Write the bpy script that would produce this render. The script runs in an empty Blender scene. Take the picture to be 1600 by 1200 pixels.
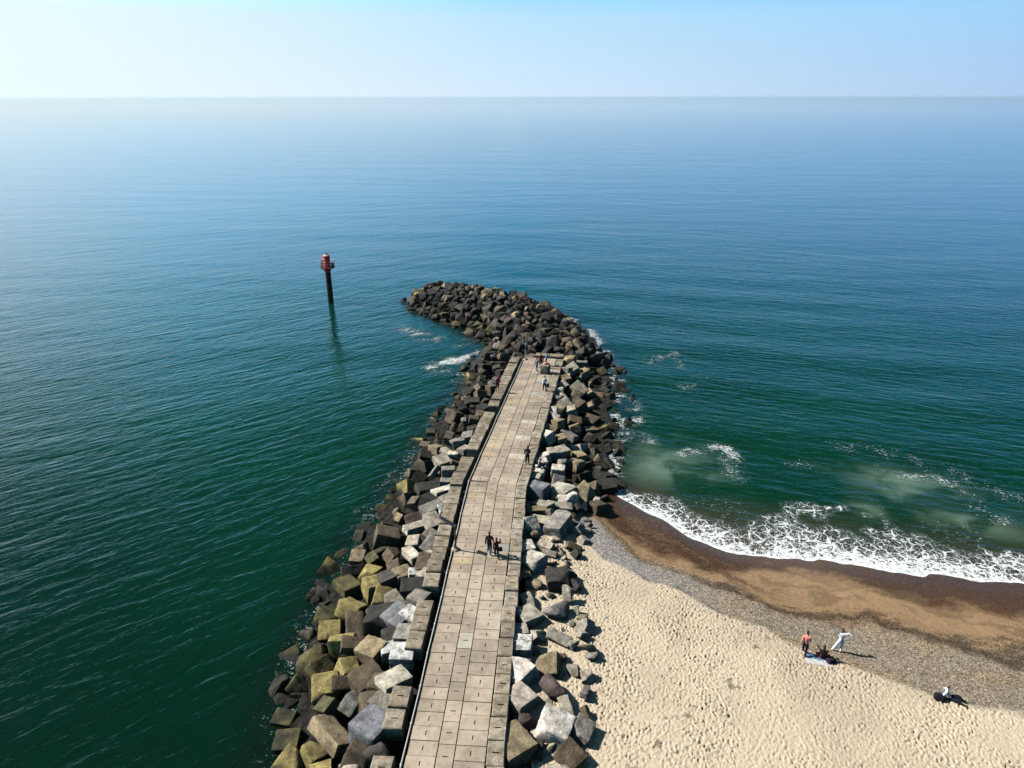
import bpy, bmesh, math, random
import numpy as np
from mathutils import Vector, Matrix, Euler
R = math.radians
EXPO = 0.85           # the photograph is exposed a little bright
G = 0.66              # scales colours noted as they look down to true albedo
GS = 2 ** -EXPO
random.seed(7); rng = np.random.default_rng(7)
S = bpy.context.scene
COL = S.collection

# ------------------------------------------------------------------ camera, sun, sky
FPX, CAMZ = 1108.0, 34.0
PITCH = math.atan(450 / FPX)
cam = bpy.data.objects.new("camera", bpy.data.cameras.new("camera")); COL.objects.link(cam)
cam.location = (0, 0, CAMZ); cam.rotation_euler = (math.pi / 2 - PITCH, 0, 0)
cam.data.sensor_fit = 'HORIZONTAL'; cam.data.sensor_width = 36; cam.data.lens = 36 * FPX / 1600
cam.data.clip_start = 0.5; cam.data.clip_end = 120000
S.camera = cam
SUN_EL, SUN_AZ = R(41), R(-75)          # azimuth clockwise from +Y
sd = Vector((math.sin(SUN_AZ) * math.cos(SUN_EL), math.cos(SUN_AZ) * math.cos(SUN_EL), math.sin(SUN_EL)))
sl = bpy.data.lights.new("sun", 'SUN'); sl.energy = 5.0; sl.angle = R(0.5); sl.color = (1.0, 0.95, 0.87)
so = bpy.data.objects.new("sun", sl); COL.objects.link(so); so.rotation_euler = sd.to_track_quat('Z', 'Y').to_euler()
so.location = sd * 200
W = bpy.data.worlds.new("World"); S.world = W; W.use_nodes = True
wn = W.node_tree
sky = wn.nodes.new('ShaderNodeTexSky'); sky.sky_type = 'NISHITA'; sky.sun_disc = False
sky.sun_elevation = SUN_EL; sky.sun_rotation = SUN_AZ; sky.altitude = 0
sky.air_density = 1.0; sky.dust_density = 0.5; sky.ozone_density = 3.0
bg = wn.nodes['Background']; SKYS = 0.05; bg.inputs[1].default_value = SKYS
def wnode(typ, ins=None, **props):
    k = wn.nodes.new('ShaderNode' + typ)
    for p_, v_ in props.items(): setattr(k, p_, v_)
    for p_, v_ in (ins or {}).items():
        if isinstance(v_, bpy.types.NodeSocket): wn.links.new(v_, k.inputs[p_])
        else: k.inputs[p_].default_value = v_
    return k
# pale sea haze low over the horizon, whitest under the sun; made-up bands above
wdir = wnode('TexCoord').outputs['Generated']
wz = wnode('SeparateXYZ', {0: wdir}).outputs[2]
toward = wnode('VectorMath', {0: wdir, 1: (math.sin(SUN_AZ), math.cos(SUN_AZ), 0)}, operation='DOT_PRODUCT').outputs['Value']
def skyramp(cols):
    r = wnode('ValToRGB', {0: wnode('MapRange', {0: toward, 1: -1.0, 2: 1.0}).outputs[0]})
    e = r.color_ramp.elements
    while len(e) < len(cols): e.new(.5)
    for k, (p_, c_) in zip(e, cols): k.position = p_; k.color = (*c_, 1)
    return r.outputs[0]
low = skyramp([(0, (.08, .12, .20)), (.32, (.42, .60, .86)), (.63, (.66, .83, 1.0)), (.89, (.88, 1, 1.02)), (1, (1, 1.05, 1.05))])
high = skyramp([(0, (.06, .12, .20)), (.32, (.33, .65, .97)), (.63, (.48, .78, 1.0)), (.89, (.84, 1, 1.04)), (1, (1, 1.05, 1.05))])
hz = wnode('Mix', {0: wnode('MapRange', {0: wz, 1: .0, 2: .11}).outputs[0], 6: low, 7: high}, data_type='RGBA').outputs[2]
mid = skyramp([(0, (.03, .08, .16)), (.32, (.08, .54, 1.18)), (.63, (.12, .70, 1.35)), (.82, (.45, 1.45, 2.4)), (1, (2.0, 2.2, 2.3))])  # blue band above the frame, tinted for what the water reflects
hz = wnode('Mix', {0: wnode('MapRange', {0: wz, 1: .09, 2: .17}).outputs[0], 6: hz, 7: mid}, data_type='RGBA').outputs[2]
above = skyramp([(0, (.015, .03, .04)), (.32, (.018, .10, .095)), (.63, (.022, .15, .15)), (.86, (.035, .25, .36)), (1, (.6, .75, .8))])  # dim upper band, added to keep sky fill off shaded faces
hz = wnode('Mix', {0: wnode('MapRange', {0: wz, 1: .22, 2: .40}).outputs[0], 6: hz, 7: above}, data_type='RGBA').outputs[2]
hzs = wnode('VectorMath', {0: hz, 1: (GS / SKYS,) * 3}, operation='MULTIPLY').outputs[0]
up = wnode('MapRange', {0: wz, 1: .55, 2: .95}); up.interpolation_type = 'SMOOTHSTEP'
skymix = wnode('Mix', {0: up.outputs[0], 6: hzs, 7: sky.outputs[0]}, data_type='RGBA').outputs[2]
wn.links.new(skymix, bg.inputs[0])
S.view_settings.view_transform = 'Standard'; S.view_settings.look = 'None'
S.view_settings.exposure = EXPO; S.view_settings.gamma = 1.0
S.cycles.max_bounces = 5; S.cycles.diffuse_bounces = 0; S.cycles.glossy_bounces = 2
S.cycles.transparent_max_bounces = 4; S.cycles.caustics_reflective = False; S.cycles.caustics_refractive = False
S.cycles.sample_clamp_indirect = 4

def at(px, py, z=0.0):
    """the point at height z that the photograph shows at this pixel"""
    dx, dy = (px - 800) / FPX, (py - 600) / FPX
    d = (dx, math.cos(PITCH) - dy * math.sin(PITCH), -math.sin(PITCH) - dy * math.cos(PITCH))
    t = (z - CAMZ) / d[2]
    return (d[0] * t, d[1] * t)

# ------------------------------------------------------------------ helpers
def put(name, me, mat=None, parent=None, loc=None, rot=None):
    o = bpy.data.objects.new(name, me); COL.objects.link(o)
    if mat is not None:
        for m in (mat if isinstance(mat, (list, tuple)) else [mat]): me.materials.append(m)
    if parent is not None: o.parent = parent
    if loc is not None: o.location = loc
    if rot is not None: o.rotation_euler = rot
    return o
def mesh_of(bm, name, smooth=None):
    me = bpy.data.meshes.new(name); bm.normal_update(); bm.to_mesh(me); bm.free()
    if smooth is not None:
        me.polygons.foreach_set('use_smooth', [True] * len(me.polygons))
        me.set_sharp_from_angle(angle=R(smooth))
    return me
def tag(o, label, cat, group=None):
    o['label'] = label; o['category'] = cat
    if group: o['group'] = group
    return o
def empty(name, loc, rz=0):
    o = bpy.data.objects.new(name, None); COL.objects.link(o); o.location = loc; o.rotation_euler = (0, 0, rz)
    o.empty_display_size = .2
    return o
def structure(o, kind='structure'):
    o['kind'] = kind; return o
def box(bm, c, s, rot=None, bevel=0.0, seg=1):
    r = bmesh.ops.create_cube(bm, size=1.0)
    vs = r['verts']
    M = Matrix.Translation(c) @ (Euler(rot).to_matrix().to_4x4() if rot else Matrix()) @ Matrix.Diagonal((s[0], s[1], s[2], 1))
    bmesh.ops.transform(bm, matrix=M, verts=vs)
    if bevel:
        es = list({e for v in vs for e in v.link_edges})
        bmesh.ops.bevel(bm, geom=es, offset=bevel, segments=seg, affect='EDGES', profile=.6)
def tube(bm, pts, rads, n=10, cap=True):
    pts = [Vector(p) for p in pts]
    if not isinstance(rads, (list, tuple)): rads = [rads] * len(pts)
    rings = []
    for i, p in enumerate(pts):
        a = pts[max(0, i - 1)]; b = pts[min(len(pts) - 1, i + 1)]
        d = (b - a).normalized()
        u = d.cross(Vector((0, 0, 1))) if abs(d.z) < .95 else d.cross(Vector((1, 0, 0)))
        u.normalize(); v = d.cross(u)
        rings.append([bm.verts.new(p + (u * math.cos(2 * math.pi * k / n) + v * math.sin(2 * math.pi * k / n)) * rads[i]) for k in range(n)])
    for a, b in zip(rings, rings[1:]):
        for k in range(n): bm.faces.new((a[k], a[(k + 1) % n], b[(k + 1) % n], b[k]))
    if cap:
        bm.faces.new(rings[0][::-1]); bm.faces.new(rings[-1])
    bmesh.ops.recalc_face_normals(bm, faces=bm.faces)
def ellipsoid(bm, c, r, seg=14, rings=10, rot=None):
    q = bmesh.ops.create_uvsphere(bm, u_segments=seg, v_segments=rings, radius=1.0)
    M = Matrix.Translation(c) @ (Euler(rot).to_matrix().to_4x4() if rot else Matrix()) @ Matrix.Diagonal((r[0], r[1], r[2], 1))
    bmesh.ops.transform(bm, matrix=M, verts=q['verts'])
    return q['verts']

# 2-D value noise in numpy
_tab = rng.random((256, 256))
def vnoise(x, y):
    xi = np.floor(x).astype(int); yi = np.floor(y).astype(int)
    fx = x - xi; fy = y - yi
    fx = fx * fx * (3 - 2 * fx); fy = fy * fy * (3 - 2 * fy)
    g = lambda a, b: _tab[a % 256, b % 256]
    return (g(xi, yi) * (1 - fx) + g(xi + 1, yi) * fx) * (1 - fy) + (g(xi, yi + 1) * (1 - fx) + g(xi + 1, yi + 1) * fx) * fy
def fbm(x, y, o=4):
    s = 0; a = .5; t = 0
    for i in range(o):
        s = s + a * vnoise(x * 2 ** i + 17.3 * i, y * 2 ** i - 9.1 * i); t += a; a *= .5
    return s / t
def sstep(a, b, x):
    t = np.clip((x - a) / (b - a), 0, 1); return t * t * (3 - 2 * t)
def polydist(x, y, pts, closed=False):
    """least distance from points to a polyline, and the index of the segment"""
    best = np.full(np.shape(x), 1e9); idx = np.zeros(np.shape(x), int)
    n = len(pts) if closed else len(pts) - 1
    for i in range(n):
        (x0, y0), (x1, y1) = pts[i], pts[(i + 1) % len(pts)]
        dx, dy = x1 - x0, y1 - y0
        t = np.clip(((x - x0) * dx + (y - y0) * dy) / (dx * dx + dy * dy + 1e-12), 0, 1)
        d = np.hypot(x - x0 - t * dx, y - y0 - t * dy)
        m = d < best; best = np.where(m, d, best); idx = np.where(m, i, idx)
    return best, idx
def inside(x, y, pts):
    r = np.zeros(np.shape(x), bool); n = len(pts)
    for i in range(n):
        (x0, y0), (x1, y1) = pts[i], pts[(i + 1) % n]
        c = ((y0 > y) != (y1 > y)) & (x < (x1 - x0) * (y - y0) / (y1 - y0 + 1e-12) + x0)
        r ^= c
    return r

# ------------------------------------------------------------------ material helper
class NT:
    def __init__(s, name):
        s.m = bpy.data.materials.new(name); s.m.use_nodes = True
        s.t = s.m.node_tree; s.p = s.t.nodes['Principled BSDF']
    def n(s, typ, ins=None, **props):
        k = s.t.nodes.new('ShaderNode' + typ)
        for a, b in props.items(): setattr(k, a, b)
        for a, b in (ins or {}).items(): s.set(k.inputs[a], b)
        return k
    def set(s, sock, v):
        if isinstance(v, bpy.types.NodeSocket): s.t.links.new(v, sock)
        else: sock.default_value = v
    def math(s, op, a, b=0.0, c=0.0, clamp=False):
        k = s.n('Math', {0: a, 1: b, 2: c}, operation=op); k.use_clamp = clamp
        return k.outputs[0]
    def ramp(s, f, a, b, lo=0.0, hi=1.0, smooth=True):
        k = s.n('MapRange', {0: f, 1: a, 2: b, 3: lo, 4: hi}); k.interpolation_type = 'SMOOTHSTEP' if smooth else 'LINEAR'
        return k.outputs[0]
    def mix(s, f, a, b, mode='MIX'):
        k = s.n('Mix', data_type='RGBA', blend_type=mode)
        s.set(k.inputs[0], f); s.set(k.inputs[6], a); s.set(k.inputs[7], b)
        return k.outputs[2]
    def noise(s, vec, scale, detail=3, rough=.5, dist=0.0, col=False):
        k = s.n('TexNoise', {'Vector': vec, 'Scale': scale, 'Detail': detail, 'Roughness': rough, 'Distortion': dist})
        return k.outputs[1 if col else 0]
    def obj(s): return s.n('TexCoord').outputs['Object']
    def pos(s): return s.n('NewGeometry').outputs['Position']
    def attr(s, name): return s.n('Attribute', attribute_name=name).outputs
    def out(s, color, rough=.8, spec=.5, bump=None, metal=0.0):
        s.set(s.p.inputs['Base Color'], color); s.set(s.p.inputs['Roughness'], rough)
        s.set(s.p.inputs['Specular IOR Level'], spec); s.p.inputs['Metallic'].default_value = metal
        if bump is not None: s.t.links.new(bump, s.p.inputs['Normal'])
        return s.m
    def bump(s, h, dist, strength=1.0, normal=None):
        k = s.n('Bump', {'Height': h, 'Distance': dist, 'Strength': strength})
        if normal is not None: s.t.links.new(normal, k.inputs['Normal'])
        return k.outputs[0]
def C(r, g, b): return (r, g, b, 1.0)
def plain(name, col, rough=.6, metal=0.0, spec=.5, var=.25, scale=9):
    """one paint, cloth or metal, a little uneven"""
    t = NT(name); o = t.obj(); col = [k * G for k in col]
    f = t.noise(o, scale, 4)
    c = t.mix(f, C(*[k * (1 - var) for k in col]), C(*[min(1, k * (1 + var)) for k in col]))
    return t.out(c, rough, spec, t.bump(t.noise(o, scale * 4, 2), .004), metal)

# stone and concrete: own tint from the object, mottling, weed and wet low down
def stone_material(name, white=False, weed=True, rough_bump=.05, weed_top=.85):
    t = NT(name); o = t.obj(); g = t.pos()
    tint = t.n('ObjectInfo').outputs['Color']; rnd = t.n('ObjectInfo').outputs['Random']
    o2 = t.n('VectorMath', {0: o, 1: t.n('CombineXYZ', {0: t.math('MULTIPLY', rnd, 37.0), 1: t.math('MULTIPLY', rnd, 91.0)}).outputs[0]}, operation='ADD').outputs[0]
    m1 = t.noise(o2, 1.7, 5, .6); m2 = t.noise(o2, 9, 5, .65); m3 = t.noise(o2, 45, 2)
    c = t.mix(t.ramp(m1, .3, .7), t.mix(1.0, tint, C(.50, .48, .46), 'MULTIPLY'), t.mix(1.0, tint, C(1.28, 1.25, 1.18), 'MULTIPLY'))
    c = t.mix(t.ramp(m2, .35, .7), t.mix(1.0, c, C(.62, .6, .58), 'MULTIPLY'), c)
    c = t.mix(t.ramp(m3, .55, .75, 0, .35), c, t.mix(1.0, c, C(1.5, 1.5, 1.5), 'MULTIPLY'))
    if white:
        w = t.ramp(t.noise(o2, 2.4, 6, .72), .36, .60)
        c = t.mix(w, C(.125, .12, .11), C(.50, .495, .475))
    if weed:
        z = t.n('SeparateXYZ', {0: g}).outputs[2]
        zn = t.math('ADD', z, t.math('MULTIPLY', t.math('SUBTRACT', t.noise(g, .9, 4), .5), 1.6))
        low = t.math('MULTIPLY', t.ramp(zn, weed_top, weed_top - .75), t.ramp(rnd, .15, .75, .15, 1.0))
        ng = t.ramp(t.noise(g, 1.6, 3), .42, .62)
        algae = t.mix(ng, C(.035, .030, .011), C(.165, .13, .036))
        algae = t.mix(t.ramp(t.noise(g, .55, 2), .60, .70), algae, C(.065, .10, .014))
        c = t.mix(t.math('MULTIPLY', low, .62), c, algae)
        wet = t.ramp(zn, .62, .15)
        c = t.mix(wet, c, C(.010, .010, .007))
    b = t.bump(m2, rough_bump, .8, t.bump(m1, rough_bump * 3, .6))
    b = t.bump(m3, .012, .7, b)
    r = .85
    return t.out(c, r, .3, b)
M_BLOCK = stone_material("weathered_concrete")
M_WHITE = stone_material("whitewashed_concrete", white=True, weed=False)
M_ROCK = stone_material("dark_rock", rough_bump=.09, weed_top=.8)
M_KERB = stone_material("kerb_concrete", weed=False, rough_bump=.02)

# ------------------------------------------------------------------ beach lines (functions of x) and heights
def line(pts, wig=0.0):
    xs = np.array([p[0] for p in pts]); ys = np.array([p[1] for p in pts])
    # monotone-ish smoothing: dense linear then box blur
    X = np.linspace(-10, 90, 2001); Y = np.interp(X, xs, ys)
    k = np.ones(31) / 31; Yp = np.pad(Y, 15, mode='edge'); Y = np.convolve(Yp, k, 'valid')
    w = wig * (.9 * (fbm(X * .33 + 7, X * 0 + 2, 2) - .5) + .5 * (fbm(X * .9 + 3, X * 0 + 5, 2) - .5))
    Y = Y + w
    return lambda x: np.interp(x, X, Y)
SH = line([(-10, 74), (2, 66), (6, 60.5), (9.44, 56.6), (11.35, 54.0), (12.6, 52.9), (13.2, 52.3), (14.85, 49.6), (17, 47.8), (19.45, 47.4), (22.8, 46.85), (26.5, 46.1), (29.7, 45.5), (33.2, 44.5), (38.6, 43.9), (60, 42), (90, 40)], 1.0)
WE = line([(-10, 60), (2, 56), (7.4, 51.9), (8.45, 47.9), (9.9, 45.7), (12.7, 44.8), (14.3, 43.6), (16.3, 42.2), (18.8, 40.1), (21.5, 39.0), (26, 38.2), (29.5, 36.9), (32.9, 35.6), (60, 26), (90, 15)], .8)
GE = line([(-10, 56), (2, 53), (5.2, 48.5), (6.6, 45.8), (8.8, 43.5), (11.9, 41.5), (14, 39.1), (16.3, 37.9), (18.5, 35.8), (20, 34.7), (23.1, 32.8), (26.1, 31.4), (29.3, 30.4), (45, 22), (90, 0)])
def beach_z(x, y):
    x = np.asarray(x, float); y = np.asarray(y, float)
    s, w, g = SH(x), WE(x), GE(x)
    z = np.where(y > s, -(y - s) * .13,
        np.where(y > w, .72 * (s - y) / (s - w + 1e-6),
        np.where(y > g, .72 + .55 * (w - y) / (w - g + 1e-6), 1.27 + .55 * (1 - np.exp(-(g - y) / 14)))))
    return np.maximum(z, -3)

# ------------------------------------------------------------------ walkway geometry
DZ = 2.6
SEG = [((-5.55, 25.0), math.atan(.0628), -12.0, 29.6), ((-3.70, 54.5), math.atan(.168), 0.0, 32.6)]
def uv(seg, u, s):
    (ox, oy), th, a, b = SEG[seg]
    return (ox + math.sin(th) * s + math.cos(th) * u, oy + math.cos(th) * s - math.sin(th) * u)
def deck_left(y): return np.where(y < 54.5, -5.55 + .0628 * (y - 25), -3.70 + .168 * (y - 54.5))
UL, UR = -1.80, 5.0
DECKPOLY = [uv(0, UL, -12), uv(0, UL, 29.6), uv(1, UL, 32.4), uv(1, 5.05, 33.8), uv(1, 5.05, 0), uv(0, 5.0, -12)]

# outline of the mound at the water and, on the beach side, at the sand
WATER_L = [(-12.6, 20), (-12.9, 28.8), (-13.6, 33.4), (-13.8, 40.4), (-13.5, 44.7), (-12.8, 48.9), (-11.6, 53.7), (-10.2, 62.5), (-8.6, 72.2), (-6.4, 83.7), (-5.0, 93.2), (-3.2, 98.7), (-7.0, 105.6), (-11.5, 111.0), (-17.8, 118.5), (-19.0, 123.0)]
OUTER = [(-18.2, 128.6), (-14.5, 131.0), (-9, 130.6), (-4, 127.6), (3.5, 121.8), (9, 113.8), (12, 106), (13.0, 98), (13.2, 90), (12.4, 82), (11.7, 75.7), (10.6, 66), (9.2, 59)]
BEACH = [(8.2, 54.5), (7.0, 51.5), (5.6, 47.2), (4.5, 43.3), (4.6, 39), (5.0, 35.4), (4.3, 32.2), (4.2, 29), (3.6, 27), (3.4, 20)]
MOUND = WATER_L + OUTER + BEACH
EDGE = MOUND  # open polyline (the bottom closes outside the frame)
NW = len(WATER_L) + len(OUTER)
def mound_z(x, y):
    x = np.asarray(x, float); y = np.asarray(y, float)
    ins = inside(x, y, MOUND)
    dw, idx = polydist(x, y, EDGE)
    dd, _ = polydist(x, y, DECKPOLY, True)
    dd = np.where(inside(x, y, DECKPOLY), 0, dd)
    sand = np.clip((idx - (NW - 2)) / 2.0, 0, 1)
    z0 = 1.15 * sand - .15
    t = dw / (dw + dd + 1e-6)
    beachside = np.clip((x - deck_left(y) - 2) / 1.0, 0, 1) * np.clip((y - 52) / 4, 0, 1)
    t = t * (1 - beachside) + sstep(.18, .92, t) * beachside
    flank = z0 + (1.9 - z0) * t
    tip = np.minimum(2.1, -.1 + .55 * dw)
    k = np.clip((y - 84) / 8, 0, 1)
    z = flank * (1 - k) + tip * k
    return np.where(ins, z, z0 - .6 * dw)

# core of the mound: rubble coloured near black for the shade between blocks
def build_core():
    xs = np.arange(-24, 18, .7); ys = np.arange(14, 136, .7)
    X, Y = np.meshgrid(xs, ys)
    Z = mound_z(X, Y) - 1.55 + .35 * (fbm(X * .9, Y * .9, 3) - .5)
    Z = np.where(inside(X, Y, MOUND), np.maximum(Z, .10 + .25 * fbm(X * .9 + 5, Y * .9, 3)), Z)
    Z = np.where(inside(X, Y, DECKPOLY), np.minimum(Z, 1.7), Z)
    Z = np.maximum(Z, -4)
    nx, ny = len(xs), len(ys)
    me = bpy.data.meshes.new("rubble_core")
    v = np.stack([X.ravel(), Y.ravel(), Z.ravel()], 1)
    i = np.arange(nx * ny).reshape(ny, nx)
    f = np.stack([i[:-1, :-1].ravel(), i[:-1, 1:].ravel(), i[1:, 1:].ravel(), i[1:, :-1].ravel()], 1)
    keep = (v[f][:, :, 2].max(1) > -3.5)
    me.from_pydata(v.tolist(), [], f[keep].tolist())
    t = NT("gap_shade_rubble"); g = t.pos()
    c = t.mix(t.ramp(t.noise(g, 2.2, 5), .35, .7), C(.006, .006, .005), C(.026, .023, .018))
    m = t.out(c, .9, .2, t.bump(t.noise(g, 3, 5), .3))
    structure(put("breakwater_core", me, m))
build_core()

# ------------------------------------------------------------------ beach
def grid_mesh(name, X, Y, Z, smooth=True):
    ny, nx = X.shape
    me = bpy.data.meshes.new(name)
    n = nx * ny
    me.vertices.add(n)
    me.vertices.foreach_set('co', np.stack([X.ravel(), Y.ravel(), Z.ravel()], 1).astype(np.float32).ravel())
    i = np.arange(n).reshape(ny, nx)
    f = np.stack([i[:-1, :-1].ravel(), i[:-1, 1:].ravel(), i[1:, 1:].ravel(), i[1:, :-1].ravel()], 1)
    me.loops.add(f.size); me.loops.foreach_set('vertex_index', f.ravel().astype(np.int32))
    me.polygons.add(len(f)); me.polygons.foreach_set('loop_start', (np.arange(len(f)) * 4).astype(np.int32))
    me.polygons.foreach_set('use_smooth', np.full(len(f), smooth))
    me.update(calc_edges=True); me.validate()
    return me
def fattr(me, name, a):
    at_ = me.attributes.new(name, 'FLOAT', 'POINT'); at_.data.foreach_set('value', np.clip(a, 0, 1).astype(np.float32).ravel())
def cattr(me, name, rgb):
    at_ = me.attributes.new(name, 'FLOAT_COLOR', 'POINT')
    a = np.concatenate([rgb.reshape(-1, 3), np.ones((rgb.size // 3, 1))], 1)
    at_.data.foreach_set('color', a.astype(np.float32).ravel())

def build_beach():
    st = .066
    xs = np.concatenate([np.arange(1.0, 41, st), 41 + np.cumsum(np.linspace(.2, 4, 26))])
    ys = np.concatenate([14 - np.cumsum(np.linspace(.2, 2, 14))[::-1], np.arange(14, 59, st), 59 + np.cumsum(np.linspace(.2, 2, 12))])
    X, Y = np.meshgrid(xs, ys)
    Z = beach_z(X, Y)
    Z += .10 * (fbm(X * .35, Y * .35, 3) - .5) * sstep(-1, 4, SH(X) - Y)
    s, w, g = SH(X), WE(X), GE(X)
    wob = 1.1 * (fbm(X * .8 + 3, Y * .8, 4) - .5)
    sand = sstep(-.25, .45, g - Y + wob)                     # loose dry sand
    # trodden sand: dimples with small rims
    D = np.zeros_like(Z)
    n = 62000
    px = rng.uniform(1.5, 40.5, n); py = rng.uniform(14.5, 52, n)
    for (ax, ay), (bx, by) in [((6, 27), (19, 35.2)), ((9, 20), (18.6, 34.6)), ((25, 31.6), (22, 22)), ((7.5, 42), (14, 36)), ((14, 37), (16, 18)), ((5.5, 30), (9, 41)), ((20, 34), (30, 24))]:
        k = int(math.hypot(bx - ax, by - ay) / .2); tt = np.linspace(0, 1, k)
        px = np.concatenate([px, ax + (bx - ax) * tt + rng.normal(0, .16, k) + .6 * np.sin(tt * 5 + ax)]); py = np.concatenate([py, ay + (by - ay) * tt + rng.normal(0, .16, k)])
    ok = (GE(px) - py) > -.3; px, py = px[ok], py[ok]
    amp = .65 + .6 * sstep(.35, .65, fbm(px * .35 + 60, py * .35, 3))
    for q_, (a, b) in enumerate(zip(px, py)):
        i = int((a - 1.0) / st); j = 14 + int((b - 14) / st)
        k = 5
        sl_ = (slice(max(0, j - k), j + k + 1), slice(max(0, i - k), i + k + 1))
        dx = X[sl_] - a; dy = Y[sl_] - b
        th = rng.normal(1.25, .65); ca, sa = math.cos(th), math.sin(th)
        la, lb = rng.uniform(.07, .16), rng.uniform(.034, .055)
        r2 = ((dx * ca + dy * sa) / la) ** 2 + ((-dx * sa + dy * ca) / lb) ** 2
        dep = rng.uniform(.02, .07) * amp[q_]
        D[sl_] += -dep * np.exp(-r2) + dep * .35 * np.exp(-(np.sqrt(r2) - 1.7) ** 2 * 3)
    D = np.clip(D, -.17, .07)
    Z = Z + D * sand
    Z += .03 * (fbm(X * 5, Y * 5, 2) - .5) * (1 - sand) * sstep(0.2, 1.5, s - Y)
    me = grid_mesh("beach", X, Y, Z)
    t = (s - Y) / (s - w + 1e-6)
    tn = t + .30 * (fbm(X * .5 + 9, Y * 1.1, 4) - .5) + .09 * (fbm(X * 2.4, Y * 3.6 + 4, 3) - .5)
    dry = np.array([.68, .57, .425]); drier = np.array([.585, .48, .36])
    n1 = sstep(.35, .7, fbm(X * .22, Y * .22, 4))[..., None]
    col = dry * (1 - n1) + drier * n1
    bits = (sstep(.70, .76, fbm(X * 2.3 + 40, Y * 2.3, 3)) * sstep(.55, .68, fbm(X * .3 + 5, Y * .3, 3)))[..., None]
    col = col * (1 - bits * .7) + np.array([.12, .09, .06]) * bits * .7
    gcol = np.array([.29, .24, .175]) + np.zeros_like(col)
    gm = sstep(.4, .65, fbm(X * .35 + 20, Y * .6, 4))[..., None]
    gcol = gcol * (1 - gm * .6) + np.array([.33, .24, .145]) * gm * .6
    grey = (sstep(17, 8, X) * sstep(.0, 1.5, w - Y))[..., None]
    gcol = gcol * (1 - grey) + np.array([.33, .305, .275]) * grey
    col = gcol * (1 - sand[..., None]) + col * sand[..., None]
    # wet zone
    brown = np.array([.080, .038, .016]); tan = np.array([.34, .22, .12]); dark = np.array([.055, .038, .022])
    e1 = sstep(20, 14.5, X); e3 = sstep(22, 30, X)
    tl = .80 * e1 + .22 * (1 - e1 - e3).clip(0, 1) + .50 * e3       # where the dark wet band by the water ends
    wetc = brown[None, None] * (1 - sstep(-.12, .14, tn - tl))[..., None] + tan * sstep(-.12, .14, tn - tl)[..., None]
    film = np.exp(-((X - 23) / 4.5) ** 2)[..., None] * .35 * sstep(.35, 0, t)[..., None]
    lines_ = (sstep(.52, .64, fbm(X * .35 + 3, tn * 9 + 2, 3)) * sstep(.1, .5, tn))[..., None] * .55
    wetc = wetc * (1 - lines_) + np.array([.15, .095, .05]) * lines_
    wetc = wetc * (1 - film) + np.array([.20, .12, .07]) * film
    ww = sstep(1.12, .9, tn)[..., None]
    col = col * (1 - ww) + wetc * ww
    streak = np.exp(-((tn - .98 + .08 * np.sin(X * .35)) / (.07 + .05 * e3)) ** 2)[..., None] * (.55 + .45 * sstep(12, 16, X)[..., None])
    streak2 = (np.exp(-((tn - .72) / .07) ** 2) * np.exp(-((X - 16.5) / 2.5) ** 2))[..., None]
    st_ = np.clip(streak + streak2 * .8, 0, 1) * .85
    col = col * (1 - st_) + dark * st_
    edge = np.exp(-((g - Y + wob + .15) / .16) ** 2)[..., None] * (sstep(.5, .62, fbm(X * .6 + 7, Y * .2, 2)) * sstep(19, 13, X))[..., None] * .7
    col = col * (1 - edge) + np.array([.06, .065, .08]) * edge
    cattr(me, 'soil', np.clip(col * G, 0, 1))
    peb = (1 - sand) * np.clip(.25 + sstep(.85, 1.05, tn) + st_[..., 0] + .75 * (1 - sstep(-.2, .1, tn - tl)) * (e1 + .3), 0, 1)
    fattr(me, 'pebble', peb)
    fattr(me, 'wet', sstep(.55, 0.05, t) * (t > -1))
    fattr(me, 'sandy', sand)
    T = NT("beach_ground"); o = T.obj()
    soil = T.attr('soil')[0]; pe = T.attr('pebble')[2]; we = T.attr('wet')[2]; sa = T.attr('sandy')[2]
    vor = T.n('TexVoronoi', {'Vector': o, 'Scale': 8.5, 'Randomness': 1.0}); cellc = T.n('SeparateColor', {0: vor.outputs['Color']}).outputs
    vor2 = T.n('TexVoronoi', {'Vector': o, 'Scale': 17.0}); cell2 = T.n('SeparateColor', {0: vor2.outputs['Color']}).outputs
    k1 = T.math('ADD', T.ramp(cellc[0], 0, 1, .45, 1.35, False), T.ramp(cell2[1], 0, 1, -.3, .35, False))
    big = T.ramp(cell2[0], .90, .97, 0, 1.1)
    k1 = T.math('ADD', k1, big)
    kc = T.n('CombineColor', {0: k1, 1: k1, 2: T.math('MULTIPLY', k1, 1.04)}).outputs[0]
    c = T.mix(pe, soil, T.mix(1.0, soil, kc, 'MULTIPLY'))
    fine = T.noise(o, 7.0, 4, .7)
    c = T.mix(T.ramp(fine, .3, .7, 0, .35), c, T.mix(1.0, c, C(.72, .68, .62), 'MULTIPLY'))
    b1 = T.bump(T.noise(o, 4.2, 3, .6), .09, T.math('MULTIPLY', sa, .8))
    b2 = T.bump(vor.outputs['Distance'], .05, T.math('MULTIPLY', pe, -.8 + 1.6), b1)
    m = T.out(c, T.ramp(we, 0, 1, .9, .33, False), T.ramp(we, 0, 1, .2, .5, False), b2)
    structure(put("beach", me, m))
build_beach()

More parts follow.
